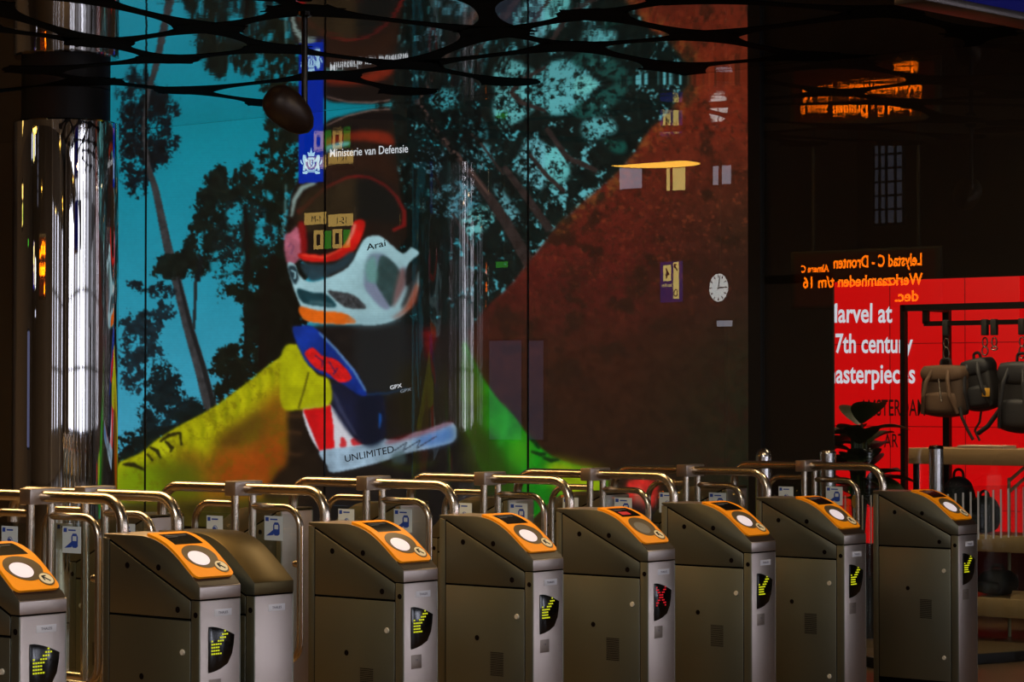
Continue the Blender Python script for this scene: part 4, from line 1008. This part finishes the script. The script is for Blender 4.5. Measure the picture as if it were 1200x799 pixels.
# potted plant
XP = 13.75
pp = emp('potted_plant', (XP, wy(1006, XP), 0)); tag(pp, 'leafy dark green plant in a pot in front of the red screen', 'plant')
MB().lathe([(0, 0), (.14, 0), (.18, .38), (.19, .40), (.17, .40), (.165, .36), (0, .36)], 32).build('pot', BLACKM, pp)
LEAF = mat('leaf_green', (34, 48, 22), 0, .45)
rn = random.Random(11)
def leaf(base, yaw, pitch, L, W):
    t = bmesh.new(); n = 8; rows = []
    for i in range(n+1):
        s = i/n; wv = W*math.sin(PI*min(s*1.0+.02, 1))**.75*(1-.25*s)
        up_ = math.sin(pitch)*L*s-.35*L*s*s; out_ = math.cos(pitch)*L*s
        r = []
        for j in (-1, -.5, 0, .5, 1):
            r.append(t.verts.new((out_, j*wv, up_+abs(j)*wv*.25)))
        rows.append(r)
    for a, c in zip(rows, rows[1:]):
        for j in range(4): t.faces.new((a[j], a[j+1], c[j+1], c[j]))
    g = bmesh.ops.solidify(t, geom=t.faces[:], thickness=.002)
    M = Matrix.Translation(base) @ Matrix.Rotation(yaw, 4, 'Z')
    return t, M
for k_ in range(34):
    yaw_ = k_*2.4+rn.uniform(-.3, .3); hgt = .86+.50*rn.random(); ph = rn.uniform(-.2, .8)
    base = Vector((.05*math.cos(yaw_), .05*math.sin(yaw_), hgt))
    t, M = leaf(base, yaw_, ph, rn.uniform(.26, .38), rn.uniform(.10, .145))
    q = MB(); q._merge(t, 0, M); lf = q.build('leaf', LEAF, pp)
    MB().tube([(.02*math.cos(yaw_), .02*math.sin(yaw_), .36), (.03*math.cos(yaw_), .03*math.sin(yaw_), hgt*.7), tuple(base)], .008, 6).build('stalk', LEAF, lf)
# ------------------------------------------------------------------ hanging blue sign at the top right corner
p0 = at_depth(1068, -6, 9.0); p1 = at_depth(1260, 32, 9.0*469/431)
bs = emp('hanging_sign', (p0.x, p0.y, p0.z)); d_ = Vector((p1.x-p0.x, p1.y-p0.y, 0)); Ls = d_.length; d_.normalize(); bs.rotation_euler = (0, 0, math.atan2(d_.y, d_.x))
MB().box(0, Ls, -.06, .06, 0, .5, .006).build('sign_panel', mat('sign_blue', (2, 4, 66), 0, .6, (4, 8, 90), .35, spec=.1), bs)
MB().box(-.01, Ls, -.07, .07, -.03, 0, .004).build('edge_strip', mat('sign_edge', (70, 62, 60), .8, .35), bs)
MB().tube([(.3, 0, .5), (.3, 0, 6.5-p0.z)], .02, 10).build('hanger', BLACKM, bs); MB().tube([(Ls-.3, 0, .5), (Ls-.3, 0, 6.5-p0.z)], .02, 10).build('hanger', BLACKM, bs)
tag(bs, 'long blue hanging sign cut by the upper right corner', 'sign')

# ------------------------------------------------------------------ things of the hall that show as reflections in the glass
def facing(o, n):  o.rotation_euler = (0, 0, math.atan2(n[1], n[0]))
OR = mat('led_orange', (40, 10, 0), 0, .5, (255, 112, 4), 13.0)
ORB = mat('led_board_glow', (20, 2, 0), 0, .5, (110, 8, 0), .28)
c_ = mirrored(1012, 325, 24.5)
db = emp('departure_board', tuple(c_)); tag(db, 'orange lettered departure board mirrored in the dark glass above the shop', 'sign')
dv = 24.5/FPX
MB().box(-.06, -.002, -.85, .85, -.30, .28, .004).build('housing', BLACKM, db)
MB().box(-.002, .0, -.80, .80, -.27, .25).build('glow_panel', ORB, db)
def bt(txt, y, z, wd, h): 
    pr = MB().text(txt, (0, 0, 0), (1, 0, 0), (0, 1, 0), h); w_ = max(v.co.x for v in pr.bm.verts); pr.bm.free()
    return MB().text(txt, (.003, y, z), (0, 1, 0), (0, 0, 1), h, wd/w_, .002, 0, .02*h).build('lettering', OR, db, smooth=False)
bt('Lelystad C - Dronten', -.66, .10, 1.0, .165); bt('Almere C', .40, .07, .32, .10); bt('Werkzaamheden t/m 16', -.66, -.085, 1.36, .155); bt('dec.', -.62, -.245, .26, .15)
MB().tube([(-.03, -.6, .28), (-.03, -.6, 6.5-c_.z)], .02, 8).build('hanger', BLACKM, db); MB().tube([(-.03, .6, .28), (-.03, .6, 6.5-c_.z)], .02, 8).build('hanger', BLACKM, db)
# pendant lamps
LAMP = mat('lamp_warm', (200, 150, 60), 0, .5, (255, 190, 70), 11.0)
def pendant(p, r_, label):
    e = emp('pendant_lamp', tuple(p))
    MB().lathe([(0, -.006), (r_*.96, -.006), (r_*.96, 0), (0, 0)], 40).build('light_disc', LAMP, e)
    MB().lathe([(r_*.96, -.012), (r_, -.012), (r_, .03), (r_*.5, .10), (.05, .14), (0, .14)], 40).build('lamp_shade', BLACKM, e)
    MB().tube([(0, 0, .13), (0, 0, max(6.5-p[2], .2))], .012, 8).build('cord', BLACKM, e)
    tag(e, label, 'lamp', 'warm pendant lamps of the hall')
pendant(mirrored(765, 191, 25.0), .5, 'wide yellow pendant lamp mirrored across the middle right of the video screen')
for k_, (x_, y_, z_) in enumerate([(3, 1, 5.2), (-2, 3, 4.8), (6, -4, 5.3), (-6, -3, 4.6), (1, -9, 5.0), (9, -9, 4.6), (-9, 2, 4.4), (-11, -8, 5.0), (4, 12, 5.4), (-3, 12, 5.0), (-10, 14, 4.6), (13, -10, 5.0), (1, 20, 5.2)]):
    pendant((x_, y_, z_), .32, 'round warm lamp of the hall, small yellow spot mirrored in the polished column')
# clock
c_ = mirrored(842, 337, 26); ck = emp('station_clock', tuple(c_)); tag(ck, 'round white station clock mirrored near the right end of the screen', 'clock')
view = Vector((XW-c_.x, at_x(842, 337, XW).y-c_.y, 0)).normalized(); ang_ = math.atan2(view.y, view.x)+.85
ck.rotation_euler = (0, 0, ang_)
CKW = mat('clock_face', (200, 205, 205), 0, .5, (215, 225, 225), 5.0)
Mr = Matrix.Rotation(PI/2, 4, 'Y')
MB().lathe([(0, -.05), (.16, -.05), (.16, -.004), (0, -.004)], 40, 0, Mr).build('case', BLACKM, ck)
MB().lathe([(0, -.004), (.145, -.004), (.145, .0), (0, .0)], 40, 0, Mr).build('dial', CKW, ck)
q = MB()
for k_ in range(12):
    a = k_*PI/6; q.box(.0, .003, -.006, .006, .105, .135, 0, 0, Matrix.Rotation(a, 4, 'X'))
q.build('hour_marks', BLACKM, ck)
MB().box(0, .004, -.007, .007, -.02, .085, 0, 0, Matrix.Rotation(PI/2, 4, 'X')).build('hand', BLACKM, ck); MB().box(0, .004, -.005, .005, -.02, .12, 0, 0, Matrix.Rotation(.2, 4, 'X')).build('hand', BLACKM, ck)
MB().tube([(-.025, 0, .15), (-.025, 0, 6.5-c_.z)], .018, 8).build('hanger', BLACKM, ck)
# platform sign
c_ = mirrored(785, 329, 26); sg = emp('platform_sign', tuple(c_)); tag(sg, 'blue platform sign with a number and an arrow mirrored left of the clock', 'sign')
sg.rotation_euler = (0, 0, .3)
SGY = mat('sign_lit_yellow', (200, 190, 140), 0, .5, (225, 205, 120), 5.0); SGB = mat('sign_lit_blue', (20, 20, 90), 0, .5, (30, 26, 120), 2.5)
MB().box(-.04, 0, -.17, .17, -.22, .2, .003).build('panel', SGB, sg)
MB().box(0, .004, -.155, -.065, -.19, .19).build('arrow_strip', SGY, sg)
q = MB().tube([(.006, -.135, .10), (.006, -.085, .165)], .007, 6).tube([(.006, -.085, .165), (.006, -.12, .165)], .007, 6).tube([(.006, -.085, .165), (.006, -.085, .125)], .007, 6)
q.tube([(.006, -.11+.03*math.cos(a), -.13+.035*math.sin(a)) for a in np.linspace(0, 2*PI, 13)[:-1]], .006, 6, closed=True).build('arrow_mark', BLACKM, sg)
MB().box(0, .004, -.02, .11, .0, .165).build('number_plate', SGY, sg)
MB().text('4', (.006, .0, .03), (0, 1, 0), (0, 0, 1), .14, 1, .002, 0, .004).build('numeral', BLACKM, sg, smooth=False)
MB().text('London', (.004, -.04, -.06), (0, 1, 0), (0, 0, 1), .055, 1, .002).build('lettering', SGY, sg, smooth=False)
MB().tube([(-.02, 0, .2), (-.02, 0, 6.5-c_.z)], .015, 8).build('hanger', BLACKM, sg)
# yellow direction sign seen in the helmet
c_ = mirrored(384, 268, 25); ys_ = emp('direction_sign', tuple(c_)); tag(ys_, 'yellow and green direction sign mirrored over the rider visor', 'sign')
YB = mat('sign_board_yellow', (200, 170, 90), 0, .5, (232, 190, 100), 3.6); GB = mat('sign_board_green', (20, 90, 20), 0, .5, (60, 160, 40), 3.0); DKB = mat('sign_board_dark', (30, 26, 40), 0, .5)
MB().box(-.06, 0, -.36, .33, -.24, .20, .004).build('case', DKB, ys_)
MB().box(0, .004, -.35, -.01, .02, .14).build('name_strip', YB, ys_); MB().box(0, .004, .02, .32, .05, .17).build('name_strip', YB, ys_)
MB().text('15-1', (.006, -.28, .045), (0, 1, 0), (0, 0, 1), .09, 1, .002).build('lettering', BLACKM, ys_, smooth=False); MB().text('1-M', (.006, .08, .075), (0, 1, 0), (0, 0, 1), .09, 1, .002).build('lettering', BLACKM, ys_, smooth=False)
for y_ in (-.20, .06): 
    MB().box(0, .004, y_, y_+.13, -.20, -.01).build('picture_plate', YB, ys_)
    MB().box(.004, .007, y_+.04, y_+.09, -.16, -.05).build('pictogram', DKB, ys_)
    MB().box(0, .004, y_-.11, y_-.02, -.20, -.02).build('exit_plate', GB, ys_)
MB().tube([(-.03, 0, .2), (-.03, 0, 6.5-c_.z)], .02, 8).build('hanger', BLACKM, ys_)
# lit panels of the hall opposite
PALE = mat('lit_pale_screen', (120, 120, 130), 0, .5, (190, 195, 215), 2.6)
BLU = mat('lit_blue_panel', (60, 60, 100), 0, .5, (120, 125, 165), .6)
def hall_panel(x, y, w, h, d, m, label, name='info_screen', cat='screen'):
    c = mirrored(x, y, d); W = w*d/FPX/.82; Hh_ = h*d/FPX
    e = emp(name, tuple(c)); MB().box(-.05, -.003, -W/2-.02, W/2+.02, -Hh_/2-.02, Hh_/2+.02, .003).build('frame', BLACKM, e); MB().box(-.003, 0, -W/2, W/2, -Hh_/2, Hh_/2).build('lit_face', m, e)
    if c.z-Hh_/2 > .3:
        if c.z > 2.6: MB().tube([(-.025, 0, Hh_/2), (-.025, 0, 6.5-c.z)], .015, 8).build('hanger', BLACKM, e)
        else: MB().tube([(-.025, 0, -Hh_/2), (-.025, 0, -c.z)], .02, 8).build('stand', BLACKM, e)
    tag(e, label, cat); return e
hall_panel(739, 208, 27, 26, 27.5, PALE, 'pale lit screen mirrored just under the yellow lamp')
hall_panel(739, 147, 27, 25, 26.5, PALE, 'pale lit screen mirrored above the left end of the yellow lamp')
hall_panel(846, 205, 21, 22, 27, PALE, 'small pale lit screen mirrored right of the yellow lamp')
hall_panel(792, 209, 22, 28, 26.8, SGY, 'cream lit sign mirrored below the right half of the yellow lamp', 'lit_sign', 'sign')
hall_panel(849, 379, 18, 7, 26, PALE, 'small bluish lit strip mirrored below the station clock', 'lit_strip', 'sign')
hall_panel(592, 457, 40, 116, 24.5, BLU, 'tall bluish lit panel mirrored beside the rider arm', 'light_panel', 'panel')
hall_panel(628, 457, 18, 116, 24.6, BLU, 'narrow bluish lit panel mirrored right of the wide one', 'light_panel', 'panel')
hall_panel(588, 310, 15, 7, 25, GB, 'small green exit sign mirrored above the heath slope', 'exit_sign', 'sign')

c_ = mirrored(1041, 213, 29); lw = emp('lit_window', tuple(c_)); tag(lw, 'tall barred lit window mirrored in the dark fascia under the orange letters', 'window')
W_, H_ = .36, .95
MB().box(-.05, -.003, -W_/2-.03, W_/2+.03, -H_/2-.03, H_/2+.03, .003).build('frame', BLACKM, lw)
MB().box(-.003, 0, -W_/2, W_/2, -H_/2, H_/2).build('lit_face', mat('lit_dim_window', (90, 90, 100), 0, .5, (150, 160, 190), .32), lw)
q = MB()
for z_ in np.linspace(-.32, .32, 5): q.box(0, .02, -W_/2, W_/2, z_-.012, z_+.012)
for y_ in (-.1, .02, .11): q.box(0, .02, y_-.014, y_+.014, -H_/2, H_/2)
q.build('window_bars', BLACKM, lw, smooth=False)
MB().tube([(-.025, 0, H_/2), (-.025, 0, 6.5-c_.z)], .015, 8).build('hanger', BLACKM, lw)
